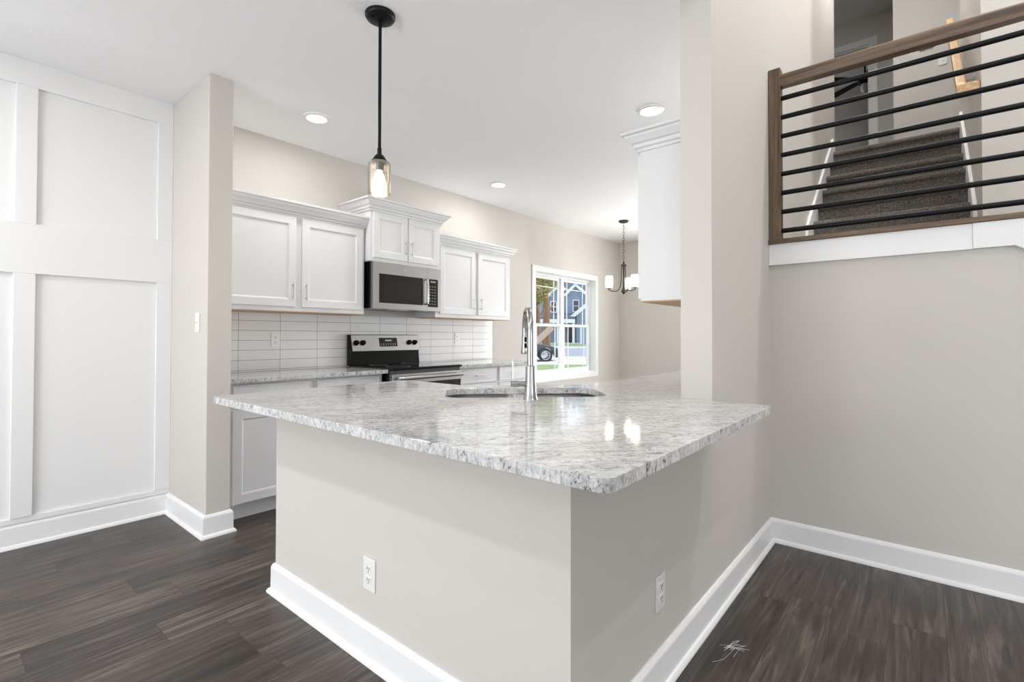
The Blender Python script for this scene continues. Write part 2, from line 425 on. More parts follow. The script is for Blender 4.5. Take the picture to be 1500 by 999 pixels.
def single(name, bm, m, label, cat, group=None, bevel=0, smooth=False, seg=2):
    xs = [v.co for v in bm.verts]; c = Vector((sum(v.x for v in xs)/len(xs), sum(v.y for v in xs)/len(xs), min(v.z for v in xs)))
    bmesh.ops.translate(bm, verts=bm.verts, vec=-c)
    o = finish(bm, name, m, bevel, smooth, seg); o.location = c; o['label'] = label; o['category'] = cat
    if group: o['group'] = group
    WL[o.name] = c; return o
def struct(name, bm, m, bevel=0, parent=None, smooth=False):
    o = finish(bm, name, m, bevel, smooth); WL[o.name] = Vector((0, 0, 0))
    if parent: o.parent = parent
    else: o['kind'] = 'structure'
    return o
def dup(root, loc, label=None):
    r = root.copy(); COL.objects.link(r); r.location = loc
    if label: r['label'] = label
    for ch in list(root.children):
        c = ch.copy(); COL.objects.link(c); c.parent = r
        for g_ in list(ch.children):
            d = g_.copy(); COL.objects.link(d); d.parent = c
    return r

# ------------------------------------------------------------------ key dimensions
CH = 2.74; HC = 5.44; YK = 3.924; YP = 3.90; XR = 3.19; YD = .695; YDB = .83; XKW = 1.068; XWE = 2.165; XF = 7.5
LZ = 1.745; UZ = 3.0; XT = 5.75; RUN = .235; RIS = (UZ-LZ)/7; YS = -.27

# ------------------------------------------------------------------ structure
struct('floor', B((-3.6, 7.6, -4.6, 4.02, -.12, 0)), 'floor')
struct('ceiling', B((-3.6, 7.6, YDB, 4.02, CH, CH+.1)), 'ceil')
struct('ceiling_high', B((-3.6, 8.1, -4.6, YD, HC, HC+.1), (5.9, 8.1, YD, 1.7, HC, HC+.1)), 'ceil')
# kitchen wall with the window opening
WX0, WX1, WZ0, WZ1 = 5.165, 6.715, .635, 2.05
struct('wall_back', B((1.214, WX0, YK, YK+.15, 0, CH), (WX1, XF+.1, YK, YK+.15, 0, CH), (WX0, WX1, YK, YK+.15, 0, WZ0), (WX0, WX1, YK, YK+.15, WZ1, CH)), 'wall')
struct('wall_wing', B((1.081, 1.214, 3.235, YK+.15, 0, CH)), 'wall', bevel=.004)
struct('wall_left', B((-3.6, 1.081, YP, YP+.174, 0, CH)), 'panel')
bm = B((-3.5, 1.081, YP-.02, YP, 2.594, CH), (-3.5, 1.081, YP-.02, YP, 1.533, 1.816), (-3.5, 1.081, YP-.014, YP, .1335, .165))
x = .996
for i in range(7):
    x1 = x+.085 if i == 0 else x+.09
    for z0, z1 in ((.165, 1.533), (1.816, 2.594)): box(bm, x, x1, YP-.0198, YP, z0, z1)
    x = (.328 if i == 0 else x-.668)
struct('trim_1', bm, 'panel', bevel=.002)
# dining end wall, wall behind camera (window openings), south side

def wall_x_open(bm, x0, x1, ys, ye, z0, z1, holes):
    """wall slab in the YZ plane with rectangular holes (y0,y1,z0,z1) sorted in y, not overlapping in y"""
    y = ys
    for (a, b_, c, d) in sorted(holes):
        if a > y: box(bm, x0, x1, y, a, z0, z1)
        box(bm, x0, x1, a, b_, z0, c); box(bm, x0, x1, a, b_, d, z1); y = b_
    box(bm, x0, x1, y, ye, z0, z1)
bm = bmesh.new(); wall_x_open(bm, XF, XF+.1, YDB, 4.02, 0, CH, [(.92, 2.15, .03, 2.15)]); struct('wall_end', bm, 'wall')
bm = B((XF, XF+.05, .92, .99, .03, 2.15), (XF, XF+.05, 2.08, 2.15, .03, 2.15), (XF, XF+.05, 1.5, 1.56, .1, 2.08), (XF, XF+.05, .99, 2.08, 2.08, 2.15), (XF, XF+.05, .99, 2.08, .03, .1)); struct('door_2', bm, 'trim')
bm = bmesh.new(); wall_x_open(bm, -3.6, -3.5, -4.6, YD, 0, 2.9, [(-3.15, -1.05, .7, 2.3)]); wall_x_open(bm, -3.6, -3.5, -4.6, YD, 2.9, HC, [(-3.6, -.2, 3.4, 4.8)])
wall_x_open(bm, -3.6, -3.5, YD, 4.02, 0, CH, [(YD+.0, 3.4, .05, 2.2)])
struct('wall_behind', bm, 'wall')
for i, (a, b_, c, d) in enumerate([(-3.15, -1.05, .7, 2.3), (-3.6, -.2, 3.4, 4.8), (YD, 3.4, .05, 2.2)]):  # unseen openings; the high one is added to light the stairs
    bm = bmesh.new(); n = 3
    for k in range(n+1):
        yy = a+(b_-a)*k/n; box(bm, -3.56, -3.5, max(a, yy-.03), min(b_, yy+.03), c, d)
    box(bm, -3.555, -3.505, a, b_, c, c+.06); box(bm, -3.555, -3.505, a, b_, d-.06, d)
    struct('window_%d' % (i+2), bm, 'trim')
struct('wall_south', B((-3.6, -1.35, -4.7, -4.6, 0, HC), (.95, 4.02, -4.7, -4.6, 0, HC), (-1.35, .95, -4.7, -4.6, 0, .55), (-1.35, .95, -4.7, -4.6, 2.15, HC)), 'wall')
struct('window_5', B((-1.35, -1.28, -4.66, -4.6, .55, 2.15), (.88, .95, -4.66, -4.6, .55, 2.15), (-.235, -.165, -4.66, -4.6, .62, 2.08), (-1.28, .88, -4.66, -4.6, .55, .62), (-1.28, .88, -4.66, -4.6, 2.08, 2.15)), 'trim')  # south window added to justify the fill lamp outside it
struct('wall_bulkhead', B((-3.6, XWE, YD, YDB, CH, HC)), 'wall')
# knee wall + full height divider wall
_pw = bmesh.new(); prism(_pw, [(XKW, YD), (XWE, YD), (XWE, YDB), (XKW+.12, YDB), (XKW+.12, 2.315), (XKW, 2.315)], 0, .8835)
struct('wall_peninsula', _pw, 'wall')
struct('wall_divider', B((XWE, 6.03, YD, YDB, 0, HC)), 'wall')
struct('wall_divider_far', B((6.03, XF, YD, YDB, 0, UZ-.02)), 'wall')
# right wall below the landing, following the lower flight
bm = bmesh.new()
prism(bm, [(YD, 0), (YD, 1.72), (-.50, 1.72), (-2.9, .0)], XR, XR+.11, 'X')
struct('wall_right', bm, 'wall')
bm = bmesh.new(); prism(bm, [(4.02, YS), (6.03, YS), (6.03, YS-.12), (4.14, YS-.12), (4.14, -4.6), (4.02, -4.6)], 0, HC); struct('wall_stair', bm, 'wall', bevel=.003)
struct('wall_hall', B((6.9, 7.0, -2.5, .243, UZ, HC), (7.0, 8.0, .143, .243, UZ, HC)), 'wall')
struct('wall_hall_side', B((5.93, 8.1, 1.6, 1.7, UZ, HC), (5.93, 6.03, YDB, 1.6, UZ, HC), (6.03, 7.0, -2.6, -2.5, UZ, HC), (5.93, 6.03, -2.6, YS-.12, UZ, HC)), 'wall')
DX = 8.0; DY0, DY1, DZ = .53, 1.29, UZ+2.05
struct('wall_bedroom_front', B((DX, DX+.1, -1.5, DY0, UZ, HC), (DX, DX+.1, DY1, 3.2, UZ, HC), (DX, DX+.1, DY0, DY1, DZ, HC)), 'wall')
struct('wall_bedroom_back', B((10.05, 10.15, -1.5, 3.2, UZ, HC), (DX+.1, 10.05, -1.6, -1.5, UZ, HC), (DX+.1, 10.05, 3.2, 3.3, UZ, HC)), 'wall')
struct('ceiling_bedroom', B((DX+.1, 10.15, -1.6, 3.3, HC, HC+.1)), 'ceil')
struct('floor_upstairs', B((XT-.02+.03, 10.15, -2.6, YD-.002, UZ-.3, UZ-.02), (6.031, 10.15, YD-.002, 3.3, UZ-.02, UZ)), 'carpet')
# casings of the upstairs doorway
d1 = struct('door_1', B((DX-.018, DX, DY0-.085, DY0, UZ, DZ+.085), (DX-.018, DX, DY1, DY1+.085, UZ, DZ+.085), (DX-.018, DX, DY0, DY1, DZ, DZ+.085),
      (DX, DX+.1, DY0, DY0+.018, UZ, DZ), (DX, DX+.1, DY1-.018, DY1, UZ, DZ), (DX, DX+.1, DY0+.018, DY1-.018, DZ-.018, DZ)), 'trim', bevel=.003)
# baseboards
BB = [(0, 0), (.030, 0), (.029, .008), (.024, .017), (.016, .021), (.015, .114), (.0135, .120), (.008, .130), (.004, .133), (0, .133)]
def base(name, path, side=1):
    bm = bmesh.new(); sweep(bm, path, BB, side); return struct(name, bm, 'trim')
base('baseboard_left', [(1.081, YP), (-3.5, YP)], 1)
base('baseboard_wing', [(1.081, YP-.001), (1.081, 3.235), (1.214, 3.235), (1.214, 3.36)], -1)
base('baseboard_peninsula', [(XKW+.12, 2.315), (XKW, 2.315), (XKW, YD), (XR, YD)], -1)
base('baseboard_right', [(XR, YD-.001), (XR, -2.7)], -1)
base('baseboard_back', [(XF, YK), (4.32, YK)], 1)
base('baseboard_end', [(XF, 2.17), (XF, YK-.001)], 1)

# ------------------------------------------------------------------ stairs and landing
struct('floor_landing', B((XR+.11, 4.34, YS, YD-.001, LZ-.25, LZ), (XR+.11, 4.02, -.50, YS, LZ-.25, LZ)), 'carpet')
st = thing('staircase', 'carpeted staircase rising behind the black-barred railing to the upper hall', 'staircase', (4.34, .2, LZ))
Y0, Y1 = YS+.022, YD-.022
bm = bmesh.new(); prof = []
x = 4.34; z = LZ
for i in range(7):
    xn = x+RUN; zt = z+RIS
    prof += [(x, z), (x, zt-.045)]
    for k in range(7):
        a = PI*1.5-PI*k/6
        prof.append((x-.006+math.cos(a)*.020+(0), zt-.024+math.sin(a)*.024))
    x, z = xn, zt
prof += [(x+.05, z), (x+.05, LZ-.2), (4.34, LZ-.2)]
prism(bm, prof, Y0, Y1, 'Y')
part('carpet_runner', bm, 'carpet', st, smooth=True)
for yy0, yy1 in ((YS+.002, YS+.022), (YD-.022, YD-.002)):
    bm = bmesh.new(); o = .14
    prism(bm, [(4.30, LZ), (4.30, LZ+.14), (4.36, LZ+RIS+o-.02), (XT+.02, UZ+o), (XT+.12, UZ+o), (XT+.12, UZ-.2), (4.5, LZ-.1)], yy0, yy1, 'Y')
    part('skirt_board', bm, 'trim', st)
bm = bmesh.new(); prof = []
y = -.50; z = LZ
st2 = thing('staircase', 'lower flight of carpeted stairs hidden below the landing', 'staircase', (3.66, -1.6, 0))
pts = [(-.50, z)]
for i in range(9):
    z -= LZ/9; pts.append((y, z+.0) if i == 0 else (y, z)); y -= .24; pts.append((y, z))
pts += [(y, -.0), (-.50, 0)]
q = []
for p in pts:
    if not q or (abs(p[0]-q[-1][0])+abs(p[1]-q[-1][1])) > 1e-6: q.append(p)
prism(bm, q[:-1] if q[-1] == q[0] else q, XR+.115, 4.015, 'X'); part('carpet_runner', bm, 'carpet', st2)

# trim band under the railing
TX = XR-.018
bm = B((TX, XR, -.179, YD-.001, 1.612, 1.72), (TX-.004, XR, -.179, YD-.001, 1.598, 1.612))
struct('trim_2', bm, 'trim', bevel=.002)
bm = bmesh.new(); prism(bm, [(-.179, 1.72), (-.179, 1.600), (-.318, 1.600), (-2.75, -.02+.14), (-2.95, .13), (-.50, 1.72)], TX-.006, XR, 'X')
struct('trim_3', bm, 'trim', bevel=.002)

# railing
rl = thing('railing', 'stained wood railing with black horizontal bars at the stair landing', 'railing', (XR, .1, 1.72))
RX = XR-.02
part('base_rail', B((RX-.012, XR+.115, -.52, YD-.002, 1.72, 1.747)), 'walnutY', rl, bevel=.004)
bm = B((RX+.005, RX+.075, .632, YD-.002, 1.747, 2.745))
v = [bm.verts.new(p) for p in ((RX+.005, .632, 2.745), (RX+.075, .632, 2.745), (RX+.075, YD-.002, 2.745), (RX+.005, YD-.002, 2.745), (RX+.04, .664, 2.762))]
for a, b_ in ((0, 1), (1, 2), (2, 3), (3, 0)): bm.faces.new((v[a], v[b_], v[4]))
part('newel_post', bm, 'walnutZ', rl, bevel=.003)
part('newel_post', B((RX+.005, RX+.075, -.56, -.49, 1.747, 2.745)), 'walnutZ', rl, bevel=.003)
bm = bmesh.new()
prism(bm, [(RX+.012, 2.64), (RX+.068, 2.64), (RX+.070, 2.665), (RX+.076, 2.675), (RX+.076, 2.692), (RX+.066, 2.706), (RX+.04, 2.711), (RX+.014, 2.706), (RX+.004, 2.692), (RX+.004, 2.675), (RX+.010, 2.665)], -.49, .632, 'Y')
part('handrail', bm, 'walnutY', rl, smooth=True)
for k in range(8):
    zz = 1.800+.1107*k
    bm = bmesh.new(); tube(bm, [(RX+.04, -.49, zz), (RX+.04, .632, zz)], .0138, 14); part('bar', bm, 'blackmetal', rl, smooth=True)

# wall handrail on the right stair wall
hr = thing('wall_handrail', 'honey oak handrail with a return end on the stair wall', 'handrail', (4.06, YS+.06, 2.64))
p0 = Vector((4.07, YS+.085, 2.70)); p1 = Vector((5.60, YS+.085, 2.70+(5.60-4.07)*RIS/RUN))
d = (p1-p0).normalized()
def bar(bm, a, b_, hw, hh):
    a, b_ = Vector(a), Vector(b_); d_ = (b_-a).normalized(); s = d_.cross(Vector((0, 0, 1))).normalized(); u = s.cross(d_)
    vs = [bm.verts.new(p+s*i*hw+u*j*hh) for p in (a, b_) for i, j in ((-1, -1), (1, -1), (1, 1), (-1, 1))]
    for f in ((0, 3, 2, 1), (4, 5, 6, 7), (0, 1, 5, 4), (1, 2, 6, 5), (2, 3, 7, 6), (3, 0, 4, 7)): bm.faces.new([vs[i] for i in f])
bm = bmesh.new(); bar(bm, p0, p1, .024, .032); part('rail', bm, 'oak', hr, bevel=.008)
bm = bmesh.new(); bar(bm, (4.055, YS+.109, 2.688), (4.055, YS+.001, 2.688), .024, .032); part('return', bm, 'oak', hr, bevel=.005)
for fx in (4.45, 5.45):
    bm = bmesh.new(); zz = 2.70+(fx-4.07)*RIS/RUN-.035
    tube(bm, [(fx, YS+.004, zz-.06), (fx, YS+.05, zz-.06), (fx, YS+.08, zz-.03), (fx, YS+.085, zz+.005)], .007, 8)
    lathe(bm, [(.024, YS), (.024, YS+.006), (.012, YS+.01)], (fx, 0, zz-.06), 16, 'Y'); part('bracket', bm, 'nickel', hr, smooth=True)

# upstairs plates + fan
single('wall_switch', B((6.892, 6.9, -.205, -.135, 4.06, 4.18), (6.887, 6.892, -.178, -.162, 4.10, 4.14)), 'plate', 'small white switch plate on the upper hall wall behind the railing', 'switch', bevel=.002)
t_ = thing('thermostat', 'white thermostat high on the hall wall just under the handrail', 'thermostat', (6.9, -.04, 4.29))
part('housing', B((6.875, 6.9, -.10, .02, 4.28, 4.38)), 'plate', t_, bevel=.006)
part('screen', B((6.873, 6.876, -.08, 0, 4.31, 4.36)), 'btn', t_)
fan = thing('ceiling_fan', 'black ceiling fan with a frosted lamp seen through the upstairs doorway', 'ceiling fan', (9.25, .67, 5.02))
bm = bmesh.new(); lathe(bm, [(.06, HC-.05), (.06, HC)], (9.25, .67, 0), 20); part('canopy', bm, 'blackmetal', fan, smooth=True)
bm = bmesh.new(); tube(bm, [(9.25, .67, HC-.05), (9.25, .67, 5.2)], .012, 10); part('downrod', bm, 'blackmetal', fan)
bm = bmesh.new(); lathe(bm, [(.03, 5.2), (.09, 5.18), (.10, 5.12), (.09, 5.08), (.05, 5.06)], (9.25, .67, 0), 24); part('motor', bm, 'blackmetal', fan, smooth=True)
for k in range(5):
    a = k*2*PI/5+2.2; bm = bmesh.new()
    prism(bm, [(.08, -.02), (.16, -.05), (.56, -.065), (.6, -.03), (.6, .03), (.56, .065), (.16, .05), (.08, .02)], 5.135-.004, 5.135+.004)
    bmesh.ops.rotate(bm, verts=bm.verts, cent=(0, 0, 5.135), matrix=Matrix.Rotation(math.radians(10), 3, 'X'))
    bmesh.ops.rotate(bm, verts=bm.verts, cent=(0, 0, 0), matrix=Matrix.Rotation(a, 3, 'Z')); bmesh.ops.translate(bm, verts=bm.verts, vec=(9.25, .67, 0))
    part('blade', bm, 'blackmetal', fan)
bm = bmesh.new(); lathe(bm, [(.05, 5.06), (.06, 5.02), (.055, 4.97), (.03, 4.93), (0, 4.92)], (9.25, .67, 0), 20); part('lamp_shade', bm, M['hoodglass'], fan, smooth=True)

# ------------------------------------------------------------------ cabinets
def pull(parent, x, y, z, vertical=True, L=.128, N=(0, -1, 0)):
    """bar pull centred at x,z on a front whose face is at y"""
    N = Vector(N); bm = bmesh.new(); c = Vector((x, y, z)); A = Vector((0, 0, 1)) if vertical else N.cross(Vector((0, 0, 1)))
    tube(bm, [c+N*.028-A*L/2, c+N*.028+A*L/2], .0055, 10)
    for s in (-1, 1): tube(bm, [c+A*s*L*.36, c+A*s*L*.36+N*.028], .0045, 8)
    return part('handle', bm, 'nickel', parent, smooth=True)
CROWN = [(0, 0), (.012, 0), (.014, .012), (.026, .018), (.034, .034), (.048, .052), (.052, .066), (.064, .072), (.066, .088), (0, .088)]
CROWN2 = [(0, 0), (.010, 0), (.012, .014), (.024, .020), (.028, .036), (.040, .042), (.046, .050), (.060, .068), (.064, .078), (.078, .082), (.080, .094), (0, .094)]
def wall_cab(name, label, x0, x1, yf, z0, z1, doors, dz0, dz1, crown_top, hside, crown=CROWN, crown_path=None, group='white wall cabinets along the back wall', und='cabwood'):
    t = thing(name, label, 'cabinet', ((x0+x1)/2, (yf+YK)/2, z0), group=group)
    part('body', B((x0+.001, x1-.001, yf, YK-.001, z0+.006, z1)), 'cab', t, bevel=.001)
    part('underside', B((x0+.004, x1-.004, yf+.004, YK-.003, z0, z0+.006)), und, t, label='maple brown underside' if und == 'cabwood' else None)
    h = crown[-1][1]
    bm = bmesh.new(); sweep(bm, crown_path, [(o, crown_top-h+zz) for o, zz in crown], -1); part('crown_moulding', bm, 'cab', t)
    for (a, b_), s in zip(doors, hside):
        bm = bmesh.new(); framed_front(bm, (a, yf, dz0), (1, 0, 0), (0, -1, 0), b_-a, dz1-dz0); d_ = part('door', bm, 'cab', t)
        hx = b_-.028 if s > 0 else a+.028
        pull(d_, hx, yf-.02, dz0+.115)
    return t
c1 = wall_cab('wall_cabinet', 'long white two-door wall cabinet left of the microwave', 1.216, 2.392, 3.62, 1.36, 2.10, [(1.258, 1.797), (1.842, 2.366)], 1.398, 2.07, 2.178, (1, -1),
   crown_path=[(1.216, 3.62), (2.392, 3.62), (2.392, YK)])
c2 = wall_cab('wall_cabinet', 'raised white wall cabinet directly above the microwave', 2.400, 3.172, 3.545, 1.812, 2.25, [(2.420, 2.775), (2.785, 3.135)], 1.842, 2.232, 2.330, (1, -1), crown=CROWN2, und='cab',
   crown_path=[(2.400, YK), (2.400, 3.545), (3.172, 3.545), (3.172, YK)])
c3 = wall_cab('wall_cabinet', 'white two-door wall cabinet right of the microwave, nearest the window', 3.180, 4.300, 3.62, 1.36, 2.10, [(3.228, 3.718), (3.762, 4.262)], 1.398, 2.06, 2.172, (1, -1),
   crown_path=[(3.180, 3.62), (4.300, 3.62), (4.300, YK)])
# cabinet on the divider wall
x0, x1, yf = 2.448, 3.35, 1.155
c4 = thing('wall_cabinet', 'tall white wall cabinet seen end-on against the beige wall end', 'cabinet', (2.9, 1.0, 1.365))
part('body', B((x0, x1, YDB+.001, yf, 1.371, 2.17)), 'cab', c4, bevel=.001)
part('underside', B((x0+.004, x1-.004, YDB+.003, yf-.004, 1.365, 1.371)), 'cabwood', c4, label='maple brown underside')
bm = bmesh.new(); sweep(bm, [(x0, YDB+.001), (x0, yf), (x1, yf), (x1, YDB+.001)], [(o, 2.165+zz) for o, zz in CROWN2], 1); part('crown_moulding', bm, 'cab', c4)
for a, b_, s in ((x0+.012, 2.893, 1), (2.905, x1-.012, -1)):
    bm = bmesh.new(); framed_front(bm, (b_, yf, 1.385), (-1, 0, 0), (0, 1, 0), b_-a, .77); d_ = part('door', bm, 'cab', c4)
    pull(d_, b_-.028 if s > 0 else a+.028, yf+.02, 1.5, N=(0, 1, 0))

def base_cab(label, x0, x1, yf, yb, units, sgn=-1):
    """yf: face y, yb: back y, units: list of (x0,x1) with a drawer above a door"""
    t = thing('base_cabinet', label, 'cabinet', ((x0+x1)/2, (yf+yb)/2, 0), group='white base cabinets')
    part('body', B((x0+.001, x1-.001, yf, yb, .105, .883)), 'cab', t, bevel=.001)
    part('toe_kick', B((x0+.001, x1-.001, yf-sgn*.07, yb, 0, .105)), 'cab', t)
    for a, b_ in units:
        U = (1, 0, 0) if sgn < 0 else (-1, 0, 0); N = (0, sgn, 0); ox = a if sgn < 0 else b_
        bm = bmesh.new(); framed_front(bm, (ox, yf, .728), U, N, b_-a, .14, fw_=.012, bev=.004, dep=.002); d_ = part('drawer', bm, 'cab', t)
        pull(d_, (a+b_)/2, yf+sgn*.02, .80, False, N=N)
        bm = bmesh.new(); framed_front(bm, (ox, yf, .118), U, N, b_-a, .592); d_ = part('door', bm, 'cab', t)
        pull(d_, b_-.03, yf+sgn*.02, .62, N=N)
    return t
base_cab('white base cabinet beside the narrow wing wall, partly behind the peninsula', 1.216, 2.383, 3.35, YK-.001, [(1.262, 1.78), (1.83, 2.35)])
base_cab('white base cabinet with two drawers to the right of the range', 3.182, 4.295, 3.35, YK-.001, [(3.228, 3.762), (3.795, 4.265)])
# the peninsula's own cabinets, facing the kitchen
t = thing('base_cabinet', 'white end cabinet carried on the back of the half wall under the peninsula', 'cabinet', (1.52, 2.14, 0), group='white base cabinets')
part('body', B((XKW+.121, 1.86, 1.96, 2.31, .105, .883)), 'cab', t, bevel=.001)
part('toe_kick', B((XKW+.121, 1.79, 1.96, 2.31, 0, .105)), 'cab', t)
bm = bmesh.new(); framed_front(bm, (1.86, 1.98, .118), (0, 1, 0), (1, 0, 0), .32, .74); part('door', bm, 'cab', t)
t = thing('base_cabinet', 'white diagonal corner cabinet that carries the sink', 'cabinet', (1.8, 1.4, 0), group='white base cabinets')
ins = .05
bm = bmesh.new()
prism(bm, [(XKW+.121, YDB+.001), (2.40, YDB+.001), (2.40, 1.42), (1.86, 1.955), (XKW+.121, 1.955)], .105, .62)
part('body', bm, 'cab', t)
bm = bmesh.new(); framed_front(bm, (2.372, 1.449, .118), (-.7071, .7071, 0), (.7071, .7071, 0), .70, .49); part('door', bm, 'cab', t)
bm = bmesh.new(); framed_front(bm, (2.372, 1.449, .64), (-.7071, .7071, 0), (.7071, .7071, 0), .70, .22, fw_=.02); part('false_drawer_front', bm, 'cab', t)
bm = bmesh.new(); prism(bm, [(XKW+.121, YDB+.001), (2.33, YDB+.001), (2.33, 1.38), (1.80, 1.90), (XKW+.121, 1.90)], 0, .105); part('toe_kick', bm, 'cab', t)
base_cab('white base cabinet run under the far counter along the divider wall', 2.405, 3.88, 1.42, YDB+.001, [(2.45, 2.9), (2.94, 3.38), (3.42, 3.85)], sgn=1)

# ------------------------------------------------------------------ countertops, backsplash
def arc(cx, cy, r, a0, a1, n=6): return [(cx+r*math.cos(math.radians(a0+(a1-a0)*k/n)), cy+r*math.sin(math.radians(a0+(a1-a0)*k/n))) for k in range(n+1)]
R45 = math.sqrt(.5)
SC = Vector((2.37*R45+.272*R45, 2.37*R45-.272*R45))
def loc2w(p): return (SC.x+p[0]*R45+p[1]*R45, SC.y-p[0]*R45+p[1]*R45)
hole = [loc2w(p) for p in rrect(.372, .198, .095, 8)]
outer = arc(.836+.035, .459+.035, .035, 180, 270) + arc(2.135-.02, .459+.02, .02, 270, 360, 4) + [(2.135, YD-.001), (XWE-.001, YD-.001), (XWE-.001, YDB+.001), (3.9, YDB+.001), (3.9, 1.47), (2.385, 1.47), (1.911, 1.944)] + arc(1.911-.02, 2.44-.02, .02, 0, 90, 4) + arc(.836+.025, 2.44-.025, .025, 90, 180, 4)
bm = bmesh.new(); slab(bm, outer, [hole], .884, .914)
single('countertop', bm, 'granite', 'large white-grey granite peninsula countertop with the sink cutout', 'countertop', bevel=.004)
bm = bmesh.new(); prism(bm, [(1.216, 3.285), (2.398, 3.285), (2.398, YK-.008), (1.216, YK-.008)], .884, .914)
single('countertop', bm, 'granite', 'granite counter along the back wall left of the range', 'countertop', bevel=.003)
bm = bmesh.new(); prism(bm, [(3.176, 3.285), (4.325, 3.285), (4.325, YK-.008), (3.176, YK-.008)], .884, .914)
single('countertop', bm, 'granite', 'granite counter along the back wall right of the range', 'countertop', bevel=.003)
single('backsplash', B((1.215, 4.328, YK-.007, YK-.0005, .9, 1.362)), 'tile', 'white stacked tile backsplash under the wall cabinets', 'backsplash')

# ------------------------------------------------------------------ sink + faucet (thing frame turned 45 degrees to the corner)
sk = thing('kitchen_sink', 'double-bowl stainless steel sink set into the granite peninsula', 'sink', (SC.x, SC.y, .884), -PI/4)
bo = [rrect(.185, .205, .07, 6, (-.2, 0)), rrect(.185, .205, .07, 6, (.2, 0))]
bm = bmesh.new(); slab(bm, rrect(.42, .235, .09, 6), bo, -.004, -.0005); part('rim', bm, 'sinksteel', sk, local=True)
for cx in (-.2, .2):
    bm = bmesh.new(); loops = []
    for ins, zz in ((0, -.002), (.006, -.16), (.012, -.18), (.03, -.196), (.10, -.204)):
        loops.append([bm.verts.new((x, y, zz)) for x, y in rrect(.185-ins, .205-ins, max(.07-ins*.6, .02), 6, (cx, 0))])
    for a, b_ in zip(loops, loops[1:]):
        for k in range(len(a)): bm.faces.new((a[k], a[(k+1) % len(a)], b_[(k+1) % len(a)], b_[k]))
    bm.faces.new(loops[-1])
    o = part('bowl', bm, 'sinksteel', sk, smooth=True, local=True)
    so = o.modifiers.new('thickness', 'SOLIDIFY'); so.thickness = .0015; so.offset = -1
    bm = bmesh.new(); lathe(bm, [(.045, -.2035), (.045, -.2015), (.03, -.2015), (.022, -.203)], (cx, 0, 0), 24); part('drain', bm, 'nickel', o, smooth=True, local=True)
FX, FY = 1.677, 1.296
fc = thing('faucet', 'brushed nickel gooseneck pull-down faucet beside the sink', 'faucet', (FX, FY, .914), -PI/4)
bm = bmesh.new(); lathe(bm, [(.030, 0), (.030, .004), (.0275, .012), (.0245, .04), (.022, .08), (.0205, .13), (.0205, .142), (.0165, .146)], seg=32); part('body', bm, 'satin', fc, smooth=True, local=True)
bm = bmesh.new(); R_ = .098; zc = .288
pts = [(0, 0, .14), (0, 0, .2), (0, 0, .25)] + [(0, R_-R_*math.cos(a), zc+R_*1.03*math.sin(a)) for a in [PI*k/18 for k in range(0, 18)]] + [(0, 2*R_, zc-.01)]
tube(bm, pts, .0145, 18); part('spout', bm, 'satin', fc, smooth=True, local=True)
bm = bmesh.new(); lathe(bm, [(.0145, zc-.008), (.0155, zc-.012), (.0155, zc-.05), (.018, zc-.075), (.0205, zc-.098), (.019, zc-.101), (.014, zc-.1005)], (0, 2*R_, 0), 28)
hd = part('spray_head', bm, 'satin', fc, smooth=True, local=True)
part('spray_button', B((-.0065, .0065, 2*R_-.0185, 2*R_-.012, zc-.045, zc-.022), (-.0065, .0065, 2*R_-.0195, 2*R_-.013, zc-.072, zc-.05)), 'blackpl', hd, bevel=.002, local=True)
bm = bmesh.new(); tube(bm, [(-.015, 0, .066), (-.05, 0, .066), (-.052, 0, .066), (-.084, 0, .066)], [.0115, .0115, .0135, .0135], 18)
hn = part('handle', bm, 'satin', fc, smooth=True, local=True)
bm = bmesh.new(); tube(bm, [(-.077, 0, .072), (-.077, 0, .10), (-.077, 0, .168)], [.0042, .0034, .0026], 10); part('lever', bm, 'satin', hn, smooth=True, local=True)

# ------------------------------------------------------------------ microwave
mx0, mx1, my = 2.416, 3.166, 3.53
mw = thing('microwave', 'stainless over-the-range microwave above the stove', 'microwave', (2.79, 3.7, 1.415))
part('body', B((mx0, mx1, my+.03, YK-.001, 1.418, 1.808)), 'blackpl', mw, bevel=.002)
sx = 3.005     # seam between door and control panel
def quad_frame(bm, x0, x1, z0, z1, a0, a1, b0, b1, y0, y1):
    box(bm, x0, a0, y0, y1, z0, z1); box(bm, a1, x1, y0, y1, z0, z1); box(bm, a0, a1, y0, y1, z0, b0); box(bm, a0, a1, y0, y1, b1, z1)
bm = bmesh.new(); quad_frame(bm, mx0, sx-.001, 1.415, 1.808, 2.478, 2.955, 1.464, 1.712, my, my+.03); dr = part('door', bm, 'steel', mw)
part('window', B((2.478, 2.955, my+.004, my+.02, 1.464, 1.712)), 'blackglass', dr)
part('window_mesh', B((2.515, 2.885, my+.003, my+.005, 1.486, 1.662)), 'smoke', dr)
bm = bmesh.new(); hx_ = 2.985
tube(bm, [(hx_, my, 1.475), (hx_, my-.028, 1.485), (hx_, my-.034, 1.52), (hx_, my-.036, 1.59), (hx_, my-.034, 1.66), (hx_, my-.028, 1.698), (hx_, my, 1.706)], .011, 12); part('handle', bm, 'steel', dr, smooth=True)
bm = bmesh.new(); quad_frame(bm, sx+.001, mx1, 1.415, 1.808, 3.012, 3.135, 1.452, 1.712, my, my+.03); cp = part('control_surround', bm, 'steel', mw)
cp = part('control_panel', B((3.012, 3.135, my+.002, my+.02, 1.452, 1.712)), 'blackglass', mw)
bm = B((3.045, 3.105, my+.0005, my+.002, 1.682, 1.694))
for r_ in range(7):
    for c_ in range(3): part('button', B((3.033+c_*.030, 3.048+c_*.030, my+.0005, my+.002, 1.478+r_*.027, 1.482+r_*.027)), 'btn', cp)
part('clock_display', bm, 'btn', cp)
